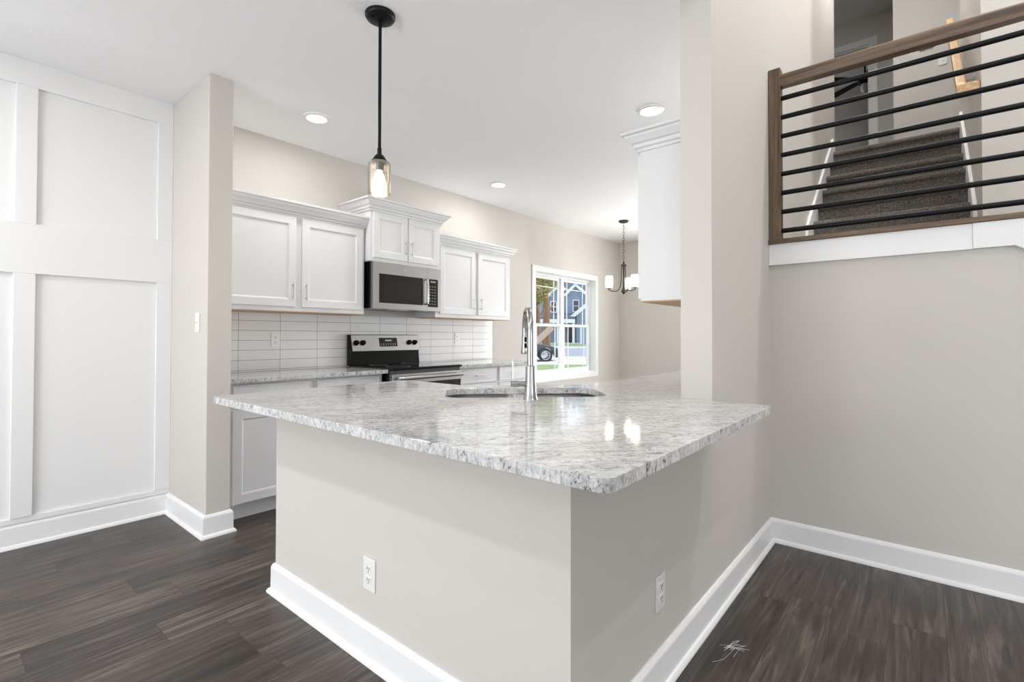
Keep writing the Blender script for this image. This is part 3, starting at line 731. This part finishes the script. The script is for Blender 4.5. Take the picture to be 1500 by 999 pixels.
bm = bmesh.new(); lathe(bm, [(.014, my-.0005), (.014, my), ], (2.745, 0, 1.762), 24, 'Y')
bd = part('badge', bm, 'nickel', mw, label='round silver maker badge')
bm = bmesh.new(); tube(bm, [(2.745+.011*math.cos(a), my-.001, 1.762+.011*math.sin(a)) for a in [2*PI*k/24 for k in range(25)]], .0009, 6)
tube(bm, [(2.745-.006+.004*math.cos(a), my-.001, 1.763+.005*math.sin(a)) for a in [.6+4.8*k/12 for k in range(13)]], .0009, 6)
tube(bm, [(2.745+.004-.003*math.cos(a)*1.0, my-.001, 1.763+.005*math.sin(a)) for a in [-2.2+4.4*k/12 for k in range(13)]], .0009, 6)
part('monogram', bm, 'btn', bd)
for vx in (2.45, 2.95): part('vent_grille', B((vx, vx+.17, 3.62, 3.74, 1.412, 1.418)), 'btn', mw)
part('lamp_cover', B((2.68, 2.86, 3.6, 3.7, 1.411, 1.418)), 'hoodglass', mw, bevel=.002)

# ------------------------------------------------------------------ range
rx0, rx1 = 2.403, 3.171
rg = thing('range', 'freestanding electric range with black glass cooktop and steel backguard', 'stove', (2.787, 3.58, 0))
part('body', B((rx0+.002, rx1-.002, 3.29, 3.90, .03, .905)), 'blackpl', rg, bevel=.002)
ck = part('cooktop', B((rx0-.0, rx1+.0, 3.235, 3.86, .905, .923)), 'blackpl', rg, bevel=.005)
part('cooktop_glass', B((rx0+.02, rx1-.02, 3.255, 3.84, .9225, .9245)), 'blackglass', ck)
for bx, by, br_ in ((2.60, 3.42, .10), (2.98, 3.42, .075), (2.60, 3.70, .075), (2.98, 3.70, .10)):
    bm = bmesh.new(); lathe(bm, [(br_, .9245), (br_, .9248), (br_+.003, .9248), (br_+.003, .9245)], (bx, by, 0), 40, close=True); part('burner_ring', bm, 'btn', ck)
bm = bmesh.new(); prism(bm, [(3.835, .923), (3.90, .923), (3.90, 1.193), (3.872, 1.193), (3.845, 1.05), (3.845, 1.0)], rx0+.003, rx1-.003, 'X'); bgd = part('backguard', bm, 'blackpl', rg, bevel=.003)
bm = bmesh.new(); prism(bm, [(3.829, 1.046), (3.845, 1.046), (3.872, 1.190), (3.86, 1.190)], rx0+.018, rx1+.002-.004, 'X'); part('control_fascia', bm, 'steel', bgd, bevel=.002)
def onf(z): return 3.829+(z-1.046)/(1.190-1.046)*.031
zz = 1.12
bm = bmesh.new(); prism(bm, [(onf(1.085)-.002, 1.085), (onf(1.085)+.004, 1.085), (onf(1.165)+.004, 1.165), (onf(1.165)-.002, 1.165)], 2.705, 2.905, 'X'); dp = part('display', bm, 'blackglass', bgd)
bm = bmesh.new()
for i in range(7):
    for z_ in (1.097, 1.108): part('button', B((2.718+i*.026, 2.730+i*.026, onf(z_)-.0035, onf(z_)-.001, z_, z_+.004)), 'btn', dp)
box(bm, 2.77, 2.84, onf(1.14)-.0035, onf(1.14)-.001, 1.132, 1.148); part('clock_display', bm, 'btn', dp)
for kx in (2.462, 2.530, 3.045, 3.112):
    bm = bmesh.new(); y0 = onf(1.12)
    lathe(bm, [(.0245, 0), (.0245, -.006), (.021, -.010), (.019, -.026), (.016, -.029), (0, -.029)], (0, 0, 0), 24, 'Y'); box(bm, -.004, .004, -.033, -.02, -.018, .018)
    bmesh.ops.rotate(bm, verts=bm.verts, cent=(0, 0, 0), matrix=Matrix.Rotation(-.2, 3, 'X')); bmesh.ops.translate(bm, verts=bm.verts, vec=(kx, y0, 1.12))
    part('knob', bm, 'blackpl', bgd, smooth=True)
bm = bmesh.new(); quad_frame(bm, rx0+.004, rx1-.004, .205, .875, rx0+.012, rx1-.012, .25, .795, 3.24, 3.285); od = part('oven_door', bm, 'steel', rg, bevel=.002)
part('oven_window', B((rx0+.012, rx1-.012, 3.2425, 3.28, .25, .795)), 'blackglass', od)
bm = bmesh.new(); tube(bm, [(rx0+.03, 3.195, .842), (rx1-.03, 3.195, .842)], .015, 14)
for hx_ in (rx0+.05, rx1-.05): box(bm, hx_-.014, hx_+.014, 3.195, 3.24, .832, .852)
part('handle', bm, 'steel', od, smooth=True)
part('vent_gap', B((rx0+.004, rx1-.004, 3.262, 3.29, .876, .904)), 'slot', rg)
part('storage_drawer', B((rx0+.004, rx1-.004, 3.245, 3.285, .06, .195)), 'steel', rg, bevel=.003)
for lx in (rx0+.05, rx1-.05):
    for ly in (3.34, 3.84):
        bm = bmesh.new(); lathe(bm, [(.018, 0), (.018, .03)], (lx, ly, 0), 12); part('foot', bm, 'blackpl', rg)

# ------------------------------------------------------------------ pendant, chandelier, recessed lights
def point(name, parent, loc, watts, r=.03, col=(1, .85, .65)):
    l = bpy.data.lights.new(name, 'POINT'); l.energy = watts; l.shadow_soft_size = r; l.color = col
    o = bpy.data.objects.new(name, l); COL.objects.link(o); o.parent = parent; o.location = Vector(loc)-WL[parent.name]; return o
PX, PY = 1.410, 2.012
pd = thing('pendant_lamp', 'black rod pendant lamp with a seeded glass cylinder above the peninsula', 'pendant lamp', (PX, PY, 1.866))
bm = bmesh.new(); lathe(bm, [(.012, CH-.034), (.05, CH-.030), (.066, CH-.022), (.0715, CH-.012), (.0715, CH-.001), (0, CH-.001)], (PX, PY, 0), 40)
cn = part('canopy', bm, 'blackmetal', pd, smooth=True)
for a in (.9, 3.1): 
    bm = bmesh.new(); lathe(bm, [(.005, CH-.037), (.005, CH-.026)], (PX+.045*math.cos(a), PY+.045*math.sin(a), 0), 10); part('screw', bm, 'blackmetal', cn)
bm = bmesh.new(); tube(bm, [(PX, PY, CH-.03), (PX, PY, CH-.06)], .0105, 14); tube(bm, [(PX, PY, CH-.06), (PX, PY, 2.09)], .0078, 14); tube(bm, [(PX, PY, 2.09), (PX, PY, 2.055)], .0105, 14)
part('rod', bm, 'blackmetal', pd, smooth=True)
bm = bmesh.new(); lathe(bm, [(.011, 2.06), (.018, 2.056), (.030, 2.040), (.036, 2.028), (.036, 2.022), (.022, 2.020), (.021, 1.985), (.018, 1.98)], (PX, PY, 0), 28); part('socket_cap', bm, 'blackmetal', pd, smooth=True)
bm = bmesh.new(); lathe(bm, [(.036, 2.024), (.048, 2.022), (.053, 2.014), (.0535, 2.0), (.0535, 1.868), (.0515, 1.868), (.0515, 2.0), (.050, 2.012), (.046, 2.019), (.036, 2.021)], (PX, PY, 0), 40); part('glass_shade', bm, 'seeded', pd, smooth=True)
bm = bmesh.new(); lathe(bm, [(.013, 1.985), (.015, 1.97), (.026, 1.945), (.030, 1.925), (.027, 1.903), (.015, 1.888), (0, 1.884)], (PX, PY, 0), 24); part('bulb', bm, 'bulb', pd, smooth=True)
point('pendant_glow', pd, (PX, PY, 1.86), 3.0, .04)

KX, KY = 6.06, 3.10
cdl = thing('chandelier', 'small dark metal chandelier with three glass shades hanging in the dining nook', 'chandelier', (KX, KY, 1.76))
bm = bmesh.new(); lathe(bm, [(.01, CH-.03), (.05, CH-.026), (.066, CH-.012), (.066, CH-.001), (0, CH-.001)], (KX, KY, 0), 28); part('canopy', bm, 'bronze', cdl, smooth=True)
bm = bmesh.new(); zz = CH-.03; i = 0
while zz > 2.17:
    a = PI/2*(i % 2)+.5; c_, s_ = math.cos(a), math.sin(a); lp = []
    for k in range(11):
        th = 2*PI*k/10; lp.append((KX+c_*.011*math.cos(th), KY+s_*.011*math.cos(th), zz-.024+.024*math.sin(th)))
    tube(bm, lp, .0028, 5, False); zz -= .040; i += 1
part('chain', bm, 'bronze', cdl)
bm = bmesh.new(); lathe(bm, [(.004, 2.185), (.012, 2.17), (.016, 2.155), (.036, 2.145), (.038, 2.125), (.014, 2.118), (.011, 2.0), (.013, 1.84), (.016, 1.83), (.03, 1.80), (.034, 1.785), (.022, 1.765), (.01, 1.75), (0, 1.745)], (KX, KY, 0), 20); part('stem', bm, 'bronze', cdl, smooth=True)
for k in range(3):
    a = math.radians(YAW-90+180+4)+k*2*PI/3; c_, s_ = math.cos(a), math.sin(a); ra = .20
    def Q(r_, z_): return (KX+c_*r_, KY+s_*r_, z_)
    bm = bmesh.new(); tube(bm, [Q(.028, 2.12), Q(.034, 2.05), Q(.034, 1.93), Q(.045, 1.85), Q(.075, 1.80), Q(.12, 1.785), Q(.165, 1.79), Q(ra, 1.80), Q(ra, 1.82)], .006, 8)
    lathe(bm, [(.006, 1.812), (.03, 1.818), (.03, 1.826), (.015, 1.828), (.015, 1.86)], (Q(ra, 0)[0], Q(ra, 0)[1], 0), 16)
    arm = part('arm', bm, 'bronze', cdl, smooth=True)
    bm = bmesh.new(); lathe(bm, [(.040, 1.826), (.047, 1.83), (.050, 1.86), (.050, 1.99), (.048, 1.99), (.048, 1.86), (.045, 1.833)], (Q(ra, 0)[0], Q(ra, 0)[1], 0), 24); part('glass_shade', bm, 'clear', arm, smooth=True)
    bm = bmesh.new(); lathe(bm, [(.012, 1.86), (.026, 1.90), (.030, 1.925), (.022, 1.95), (0, 1.962)], (Q(ra, 0)[0], Q(ra, 0)[1], 0), 16); part('bulb', bm, 'bulb', arm, smooth=True)
    point('chandelier_glow', cdl, Q(ra, 1.925), 4, .035)

def downlight(x, y, z, lab, watts, grp):
    t = thing('recessed_light', lab, 'ceiling light', (x, y, z-.012), group=grp)
    bm = bmesh.new(); lathe(bm, [(.066, z-.011), (.070, z-.014), (.090, z-.008), (.093, z-.0005), (.066, z-.0005)], (x, y, 0), 40, close=True); part('trim_ring', bm, 'trim', t, smooth=True)
    bm = bmesh.new(); lathe(bm, [(0, z-.009), (.066, z-.009), (.066, z-.002), (0, z-.002)], (x, y, 0), 40); part('lens', bm, 'led', t)
    l = bpy.data.lights.new('downlight', 'AREA'); l.shape = 'DISK'; l.size = .13; l.energy = watts; l.color = (1, .99, .975)
    o = bpy.data.objects.new('downlight', l); COL.objects.link(o); o.parent = t; o.location = (0, 0, -.006)
cans = [((1.794, 3.314), 'recessed ceiling light above the left wall cabinets'),
        ((3.199, 1.433), 'recessed ceiling light just in front of the end-on wall cabinet'),
        ((3.785, 3.345), 'recessed ceiling light farthest back, above the window side cabinet')]
can0 = None
for (x, y), lab in cans:
    downlight(x, y, CH, lab, DOWN_W*.55, 'recessed ceiling lights')
for x, y in ((-.6, 1.7), (-.6, 3.1), (-2.2, 2.4)): downlight(x, y, CH, 'added unseen recessed light over the open floor by the panelled wall', DOWN_W, 'added recessed lights over the open floor')  # extra cans out of view, added to brighten the room
for x, y in ((.6, -1.6), (-1.6, -1.6), (2.2, -1.2)): downlight(x, y, HC, 'recessed light in the high living room ceiling', DOWN_W*2.2, 'recessed lights in the high ceiling')
downlight(3.9, .25, HC, 'recessed light in the high ceiling over the stair landing', DOWN_W*.7, 'recessed lights over the stairs')
downlight(3.6, -.9, HC, 'added unseen recessed light grazing the upper wall of the stairs', DOWN_W*5, 'recessed lights over the stairs')  # extra can added to lift the wall behind the landing
downlight(5.4, .25, HC, 'recessed light in the high ceiling over the top steps', DOWN_W*2.2, 'recessed lights over the stairs')

# ------------------------------------------------------------------ plates
def outlet(label, c, N, U, group=None, switch=False):
    c, N, U = Vector(c), Vector(N), Vector(U); Z = Vector((0, 0, 1))
    t = thing('light_switch' if switch else 'power_outlet', label, 'switch' if switch else 'outlet', c, group=group)
    def bx(bm, a0, a1, z0, z1, n0, n1):
        vs = [bm.verts.new(c+U*a+Z*z_+N*n) for n in (n0, n1) for a, z_ in ((a0, z0), (a1, z0), (a1, z1), (a0, z1))]
        for f in ((0, 3, 2, 1), (4, 5, 6, 7), (0, 1, 5, 4), (1, 2, 6, 5), (2, 3, 7, 6), (3, 0, 4, 7)): bm.faces.new([vs[i] for i in f])
    bm = bmesh.new(); bx(bm, -.036, .036, -.059, .059, 0, .006); part('cover_plate', bm, 'plate', t, bevel=.003)
    if switch:
        bm = bmesh.new(); bx(bm, -.017, .017, -.034, .034, .005, .008); r_ = part('rocker', bm, 'plate', t, bevel=.002)
        bm = bmesh.new(); bx(bm, -.0165, .0165, -.002, .002, .0078, .0084); part('rocker_gap', bm, 'btn', r_)
    else:
        for s in (-1, 1):
            bm = bmesh.new(); bx(bm, -.0165, .0165, s*.020-.014, s*.020+.014, .005, .0085); r_ = part('receptacle', bm, 'plate', t, bevel=.005)
            bm = bmesh.new()
            for a in (-.0075, .0045): bx(bm, a, a+.003, s*.020-.002, s*.020+.008, .0082, .009)
            bx(bm, -.002, .003, s*.020-.010, s*.020-.006, .0082, .009); part('slot', bm, 'slot', r_)
outlet('white outlet on the left face of the peninsula half wall', (XKW, 1.567, .311), (-1, 0, 0), (0, -1, 0))
outlet('white outlet on the shaded right face of the peninsula wall', (1.615, YD, .32), (0, -1, 0), (1, 0, 0))
outlet('white outlet in the backsplash left of the range', (1.79, YK-.007, 1.149), (0, -1, 0), (1, 0, 0))
outlet('white outlet in the backsplash right of the range', (3.755, YK-.007, 1.155), (0, -1, 0), (1, 0, 0))
outlet('white light switch on the narrow beige wing wall', (1.081, 3.387, 1.262), (-1, 0, 0), (0, -1, 0), switch=True)

# plastic shreds left on the floor
bm = bmesh.new(); random.seed(3)
for k in range(16):
    a = random.uniform(-.5, .9); L = random.uniform(.03, .09); cx, cy = 1.99+random.uniform(-.02, .03), .56+random.uniform(-.02, .02)
    d_ = Vector((math.cos(a-.9), math.sin(a-.9), 0)); c_ = Vector((cx, cy, .003))
    tube(bm, [c_-d_*L/2, c_+Vector((0, 0, random.uniform(.001, .008))), c_+d_*L/2+Vector((random.uniform(-.01, .01), random.uniform(-.01, .01), 0))], .0004, 5)
tube(bm, [(1.86, .60, .002), (1.90, .572, .003), (1.95, .565, .003), (1.99, .56, .003)], .0004, 5)
single('plastic_shreds', bm, 'plate', 'small tangle of white plastic threads lying on the dark floor', 'debris')

# ------------------------------------------------------------------ kitchen window
w1 = struct('window_1', B(*[]), 'trim') if False else None
bm = bmesh.new(); ow0, ow1, oz0, oz1 = 5.100, 6.780, .565, 2.117
quad_frame(bm, ow0, ow1, oz0, oz1, WX0+.008, WX1-.008, WZ0+.008, WZ1-.008, YK-.018, YK)
quad_frame(bm, WX0, WX1, WZ0, WZ1, WX0+.010, WX1-.010, WZ0+.010, WZ1-.010, YK, YK+.12)
w1 = struct('window_1', bm, 'trim', bevel=.003)
mid = (WX0+WX1)/2; ya, yb = YK+.085, YK+.14; zm = 1.335
bm = bmesh.new()
quad_frame(bm, WX0+.01, WX1-.01, WZ0+.01, WZ1-.01, WX0+.04, WX1-.04, WZ0+.045, WZ1-.04, ya, yb); box(bm, mid-.035, mid+.035, ya, yb, WZ0+.045, WZ1-.04)
struct('window_frame', bm, 'trim', parent=w1)
for a, b_ in ((WX0+.04, mid-.035), (mid+.035, WX1-.04)):
    for lo, hi, dy in ((WZ0+.045, zm+.02, 0), (zm-.02, WZ1-.04, .022)):
        bm = bmesh.new(); y0, y1 = ya+.004+dy, ya+.026+dy
        quad_frame(bm, a, b_, lo, hi, a+.032, b_-.032, lo+.036, hi-.034, y0, y1)
        s_ = struct('sash', bm, 'trim', parent=w1, bevel=.002)
        struct('pane', B((a+.032, b_-.032, y0+.009, y0+.013, lo+.036, hi-.034)), 'pane', parent=s_)
        bm = bmesh.new(); g0, g1 = a+.032, b_-.032; e_ = .10
        for gx in (g0+e_, g1-e_): box(bm, gx-.0055, gx+.0055, y0+.006, y0+.016, lo+.036, hi-.034)
        gz = hi-.04-e_ if dy else lo+.042+e_
        box(bm, g0, g1, y0+.0065, y0+.0155, gz-.0055, gz+.0055); struct('grille', bm, 'trim', parent=s_)
    bm = B(((a+b_)/2-.03, (a+b_)/2+.03, ya-.008, ya+.01, zm+.018, zm+.03)); struct('lock', bm, 'btn', parent=w1)

# ------------------------------------------------------------------ outdoors (frame along the view through the window)
OA = math.radians(YAW)-PI/2       # local x = camera right, local y = view direction
def W(r_, d_, z_): return Vector((math.cos(math.radians(YAW))*d_+math.sin(math.radians(YAW))*r_, math.sin(math.radians(YAW))*d_-math.cos(math.radians(YAW))*r_, z_))
def strip(name, d0, d1, z0, z1, m, r0=-25, r1=70):
    bm = bmesh.new(); a = [W(r0, d0, z0), W(r1, d0, z0), W(r1, d1, z1), W(r0, d1, z1)]
    t_ = [bm.verts.new(p) for p in a]; l_ = [bm.verts.new(p-Vector((0, 0, .3))) for p in a]
    bm.faces.new(t_); bm.faces.new(l_[::-1])
    for i in range(4): bm.faces.new((t_[i], l_[i], l_[(i+1) % 4], t_[(i+1) % 4]))
    return struct(name, bm, m)
bm = bmesh.new(); v_ = [bm.verts.new(p) for p in (W(-30, 22.2, -.1), W(60, 22.2, -.1), (60, YK+.16, -.1), (7.7, YK+.16, -.1), (-4, YK+.16, -.1), (-12, YK+.16, -.1))]; f_ = bm.faces.new(v_)
ex = bmesh.ops.extrude_face_region(bm, geom=[f_]); bmesh.ops.translate(bm, verts=[g_ for g_ in ex['geom'] if isinstance(g_, bmesh.types.BMVert)], vec=(0, 0, -.3))
struct('ground_lawn', bm, 'lawn')
strip('ground_driveway', 22.2, 29, -.1, -.02, 'concrete'); strip('ground_street', 29, 44, -.02, .12, 'asphalt')
strip('ground_sidewalk', 44, 48, .12, .15, 'concrete'); strip('ground_verge', 48, 95, .15, .26, 'lawn', -40, 90)

HD = 62.; HS = HD/F_PX
def hx(u_): return (u_-750)*HS
def hz(v_): return CAM_H+(492-v_)*HS
hp = W(0, HD-3, 0)
hs = thing('neighbour_house', 'blue-grey two-storey house with white trim across the street, seen through the window', 'house', hp, OA)
def hpart(name, bm, m, par=hs, **k): return part(name, bm, m, par, local=True, **k)
zb = .0
bm = bmesh.new()
prism(bm, [(hx(792), zb), (hx(900), zb), (hx(900), hz(436)), (hx(866), hz(436)), (hx(841), hz(417)), (hx(827), hz(430)), (hx(819), hz(418)), (hx(797), hz(437)), (hx(792), hz(437))], 3, 12, 'Y')
hpart('wall', bm, 'siding')
# main roof behind the gables
bm = bmesh.new(); prism(bm, [(3.4, hz(437)), (12.6, hz(437)), (8, hz(392))], hx(790), hx(905), 'X'); hpart('roof', bm, 'hroof')
def rake(bm, p, q, wdt=.32, y0=2.55, y1=3.0):
    a, b_ = Vector(p), Vector(q); d_ = (b_-a).normalized(); n_ = Vector((-d_.y, d_.x))
    if n_.y > 0: n_ = -n_
    prism(bm, [tuple(a), tuple(b_), tuple(b_+n_*wdt), tuple(a+n_*wdt)], y0, y1, 'Y')
bm = bmesh.new()
for p, q_ in (((hx(795), hz(438)), (hx(820), hz(414))), ((hx(820), hz(414)), (hx(829), hz(424))), ((hx(825), hz(432)), (hx(842), hz(414.5)))  , ((hx(842), hz(414.5)), (hx(868), hz(437)))):
    rake(bm, p, q_)
hpart('rake_board', bm, 'hwhite')
for uc, v0, v1 in ((843.5, 439, 457), (811, 441, 458)):
    bm = B((hx(uc)-.42, hx(uc)+.42, 2.9, 3.02, hz(v1), hz(v0))); wn = hpart('window', bm, 'hwhite')
    hpart('pane', B((hx(uc)-.30, hx(uc)+.30, 2.86, 2.91, hz(v1)+.12, hz((v0+v1)/2)-.05), (hx(uc)-.30, hx(uc)+.30, 2.86, 2.91, hz((v0+v1)/2)+.05, hz(v0)-.12)), 'carglass', wn)
# porch
bm = bmesh.new(); prism(bm, [(0.1, hz(469)), (3.0, hz(469)), (3.0, hz(459)), (.1, hz(466))], hx(783), hx(838), 'X'); hpart('porch_roof', bm, 'hroof')
hpart('porch_beam', B((hx(784), hx(838), .05, .3, hz(474), hz(468.5))), 'hwhite')
for uc in (787, 795.5, 814, 836): hpart('porch_column', B((hx(uc)-.13, hx(uc)+.13, .1, .36, .0, hz(473))), 'hwhite', bevel=.02)
hpart('front_door', B((hx(833), hx(840), 2.9, 3.0, .3, hz(477))), 'blackpl'); hpart('porch_floor', B((hx(783), hx(845), 0, 3, 0, .35)), 'concrete')
hpart('window', B((hx(818), hx(827), 2.9, 3.0, hz(497), hz(478))), 'carglass')
# garage wing with its own rake, in front of the main block
bm = bmesh.new(); prism(bm, [(hx(842), 0), (hx(925), 0), (hx(925), hz(450)), (hx(885), hz(423)), (hx(842), hz(459))], 1.2, 3.0, 'Y'); hpart('garage_wall', bm, 'siding')
bm = bmesh.new(); rake(bm, (hx(832), hz(464.5)), (hx(886), hz(419)), .42, .8, 1.25); rake(bm, (hx(886), hz(419)), (hx(928), hz(453)), .42, .8, 1.25); hpart('rake_board', bm, 'hwhite')
hpart('corner_board', B((hx(846.5), hx(850), 1.1, 1.22, 0, hz(478))), 'hwhite')

def leaves(bm, c, rad, n, s):
    for _ in range(n):
        d_ = Vector((random.gauss(0, 1), random.gauss(0, 1), random.gauss(0, 1))).normalized()*random.uniform(.35, 1)
        p = Vector(c)+Vector((d_.x*rad[0], d_.y*rad[1], d_.z*rad[2]))
        a = Vector((random.gauss(0, 1), random.gauss(0, 1), random.gauss(0, 1))).normalized(); b_ = a.orthogonal().normalized()
        L = s*random.uniform(.6, 1.3)
        vs = [bm.verts.new(q_) for q_ in (p-a*L, p+b_*L*.45, p+a*L, p-b_*L*.45)]; bm.faces.new(vs)
def tree(label, r_, d_, z_, h, tr, blobs, m, n=900, s=.16):
    c = W(r_, d_, z_); t = thing('tree', label, 'tree', c)
    bm = bmesh.new(); tube(bm, [(0, 0, -.2), (.05, .02, h*.3), (-.06, .05, h*.6), (.03, 0, h*.95)], [tr*1.3, tr, tr*.8, tr*.3], 10)
    for k in range(6):
        a = k*1.05; z0 = h*(.35+.09*k); tube(bm, [(0, 0, z0), (math.cos(a)*h*.12, math.sin(a)*h*.12, z0+h*.12), (math.cos(a)*h*.24, math.sin(a)*h*.24, z0+h*.2)], [tr*.4, tr*.25, tr*.1], 6)
    part('trunk', bm, 'hemlock', t, smooth=True, local=True)
    bm = bmesh.new()
    for bx_, by_, bz_, rr in blobs: leaves(bm, (bx_, by_, bz_), (rr, rr, rr*.7), n, s)
    part('foliage', bm, m, t, local=True)
random.seed(11)
D = 40; S = D/F_PX
tree('leafy autumn tree with orange and green leaves in front of the house', (787-750)*S, D, .05, 7.0, .24, [(0, 0, 5.0, 1.6), (-1.2, .5, 4.4, 1.4), (1.0, -.4, 5.8, 1.2), (-.6, 0, 6.4, 1.4), (-1.7, 0, 3.4, 1.0), (-.3, .2, 3.9, .9)], 'leafA', 420, .17)
D = 52; S = D/F_PX
tree('dark green tree at the left side of the neighbour house', (800-750)*S, D, .13, 9.0, .35, [(0, 0, 7.2, 2.0), (-2.2, 1, 6.2, 1.8), (.3, 0, 9, 2.0), (-1.6, 0, 8.2, 2)], 'leafG', 500, .22)
D = 88; S = D/F_PX
for u_, dd, lab, m_ in ((868, 90, 'green tree rising behind the right end of the neighbour house roof', 'leafG'), (806, 92, 'autumn tree rising behind the left end of the neighbour house roof', 'leafA')):
    tree(lab, (u_-750)*dd/F_PX, dd, .2, 21, .35, [(0, 0, 17, 3.4), (-2.2, 0, 12.5, 3), (2.2, 0, 14, 3), (-1, 0, 20, 2.6), (0, 0, 9.5, 2.5)], m_, 420, .34)
# leaning board in front of the porch
bm = bmesh.new(); D = 36; S = D/F_PX
a_ = W((772-750)*S, D, .12); b_ = W((809-750)*S, D, CAM_H+(492-479)*S); bar(bm, a_, b_, .06, .22)
single('leaning_board', bm, 'lumber', 'pale wooden board slanting up behind the parked car', 'board', bevel=.01)

# parked car: local x forward (towards camera right)
D = 24.2; S = D/F_PX
cz = -.1
car = thing('parked_car', 'dark parked car with silver alloy wheels on the driveway outside the window', 'car', W((799.5-750)*S, D, cz), OA)
body = [(.62, .22), (.72, .35), (.70, .56), (.55, .70), (.25, .80), (-.45, .90), (-1.15, 1.38), (-1.6, 1.47), (-2.6, 1.44), (-3.3, 1.05), (-3.62, .98), (-3.72, .6), (-3.66, .28)]
body += [(-3.15, .22)] + [(-2.75+.38*math.cos(a), .33+.38*math.sin(a)) for a in [PI-PI*k/10 for k in range(11)]] + [(-2.3, .2), (-.42, .2)] + [(.0+.38*math.cos(a), .33+.38*math.sin(a)) for a in [PI-PI*k/10 for k in range(11)]] + [(.45, .22)]
bm = bmesh.new(); prism(bm, body, -.0, 1.75, 'Y'); part('body', bm, 'carpaint', car, bevel=.05, local=True, smooth=True, seg=3)
bm = bmesh.new(); prism(bm, [(-.62, .92), (-1.2, 1.32), (-1.62, 1.39), (-2.5, 1.36), (-2.95, 1.02)], -.012, 1.762, 'Y'); part('side_window', bm, 'carglass', car, local=True)
bm = B((.66, .73, .15, .45, .52, .62), (.66, .73, 1.3, 1.6, .52, .62)); part('headlight', bm, 'hoodglass', car, local=True)
for wx in (0, -2.75):
    for wy in (.10, 1.65):
        bm = bmesh.new(); lathe(bm, [(.22, wy-.11), (.31, wy-.11), (.335, wy-.08), (.335, wy+.08), (.31, wy+.11), (.22, wy+.11)], (wx, 0, .335), 32, 'Y', close=True); wl = part('wheel', bm, 'rubber', car, local=True, smooth=True)
        bm = bmesh.new(); yo = wy-.112 if wy < 1 else wy+.112
        lathe(bm, [(.205, yo), (.225, yo), (.225, wy), (.205, wy)], (wx, 0, .335), 32, 'Y', close=True)
        for k in range(10):
            a = 2*PI*k/10; c_, s_ = math.cos(a), math.sin(a)
            bar(bm, (wx+c_*.02, yo+.012, .335+s_*.02), (wx+c_*.215, yo+.012, .335+s_*.215), .016, .010)
        lathe(bm, [(.04, yo), (.04, yo+.02)], (wx, 0, .335), 16, 'Y'); part('rim', bm, 'alloy', wl, local=True)
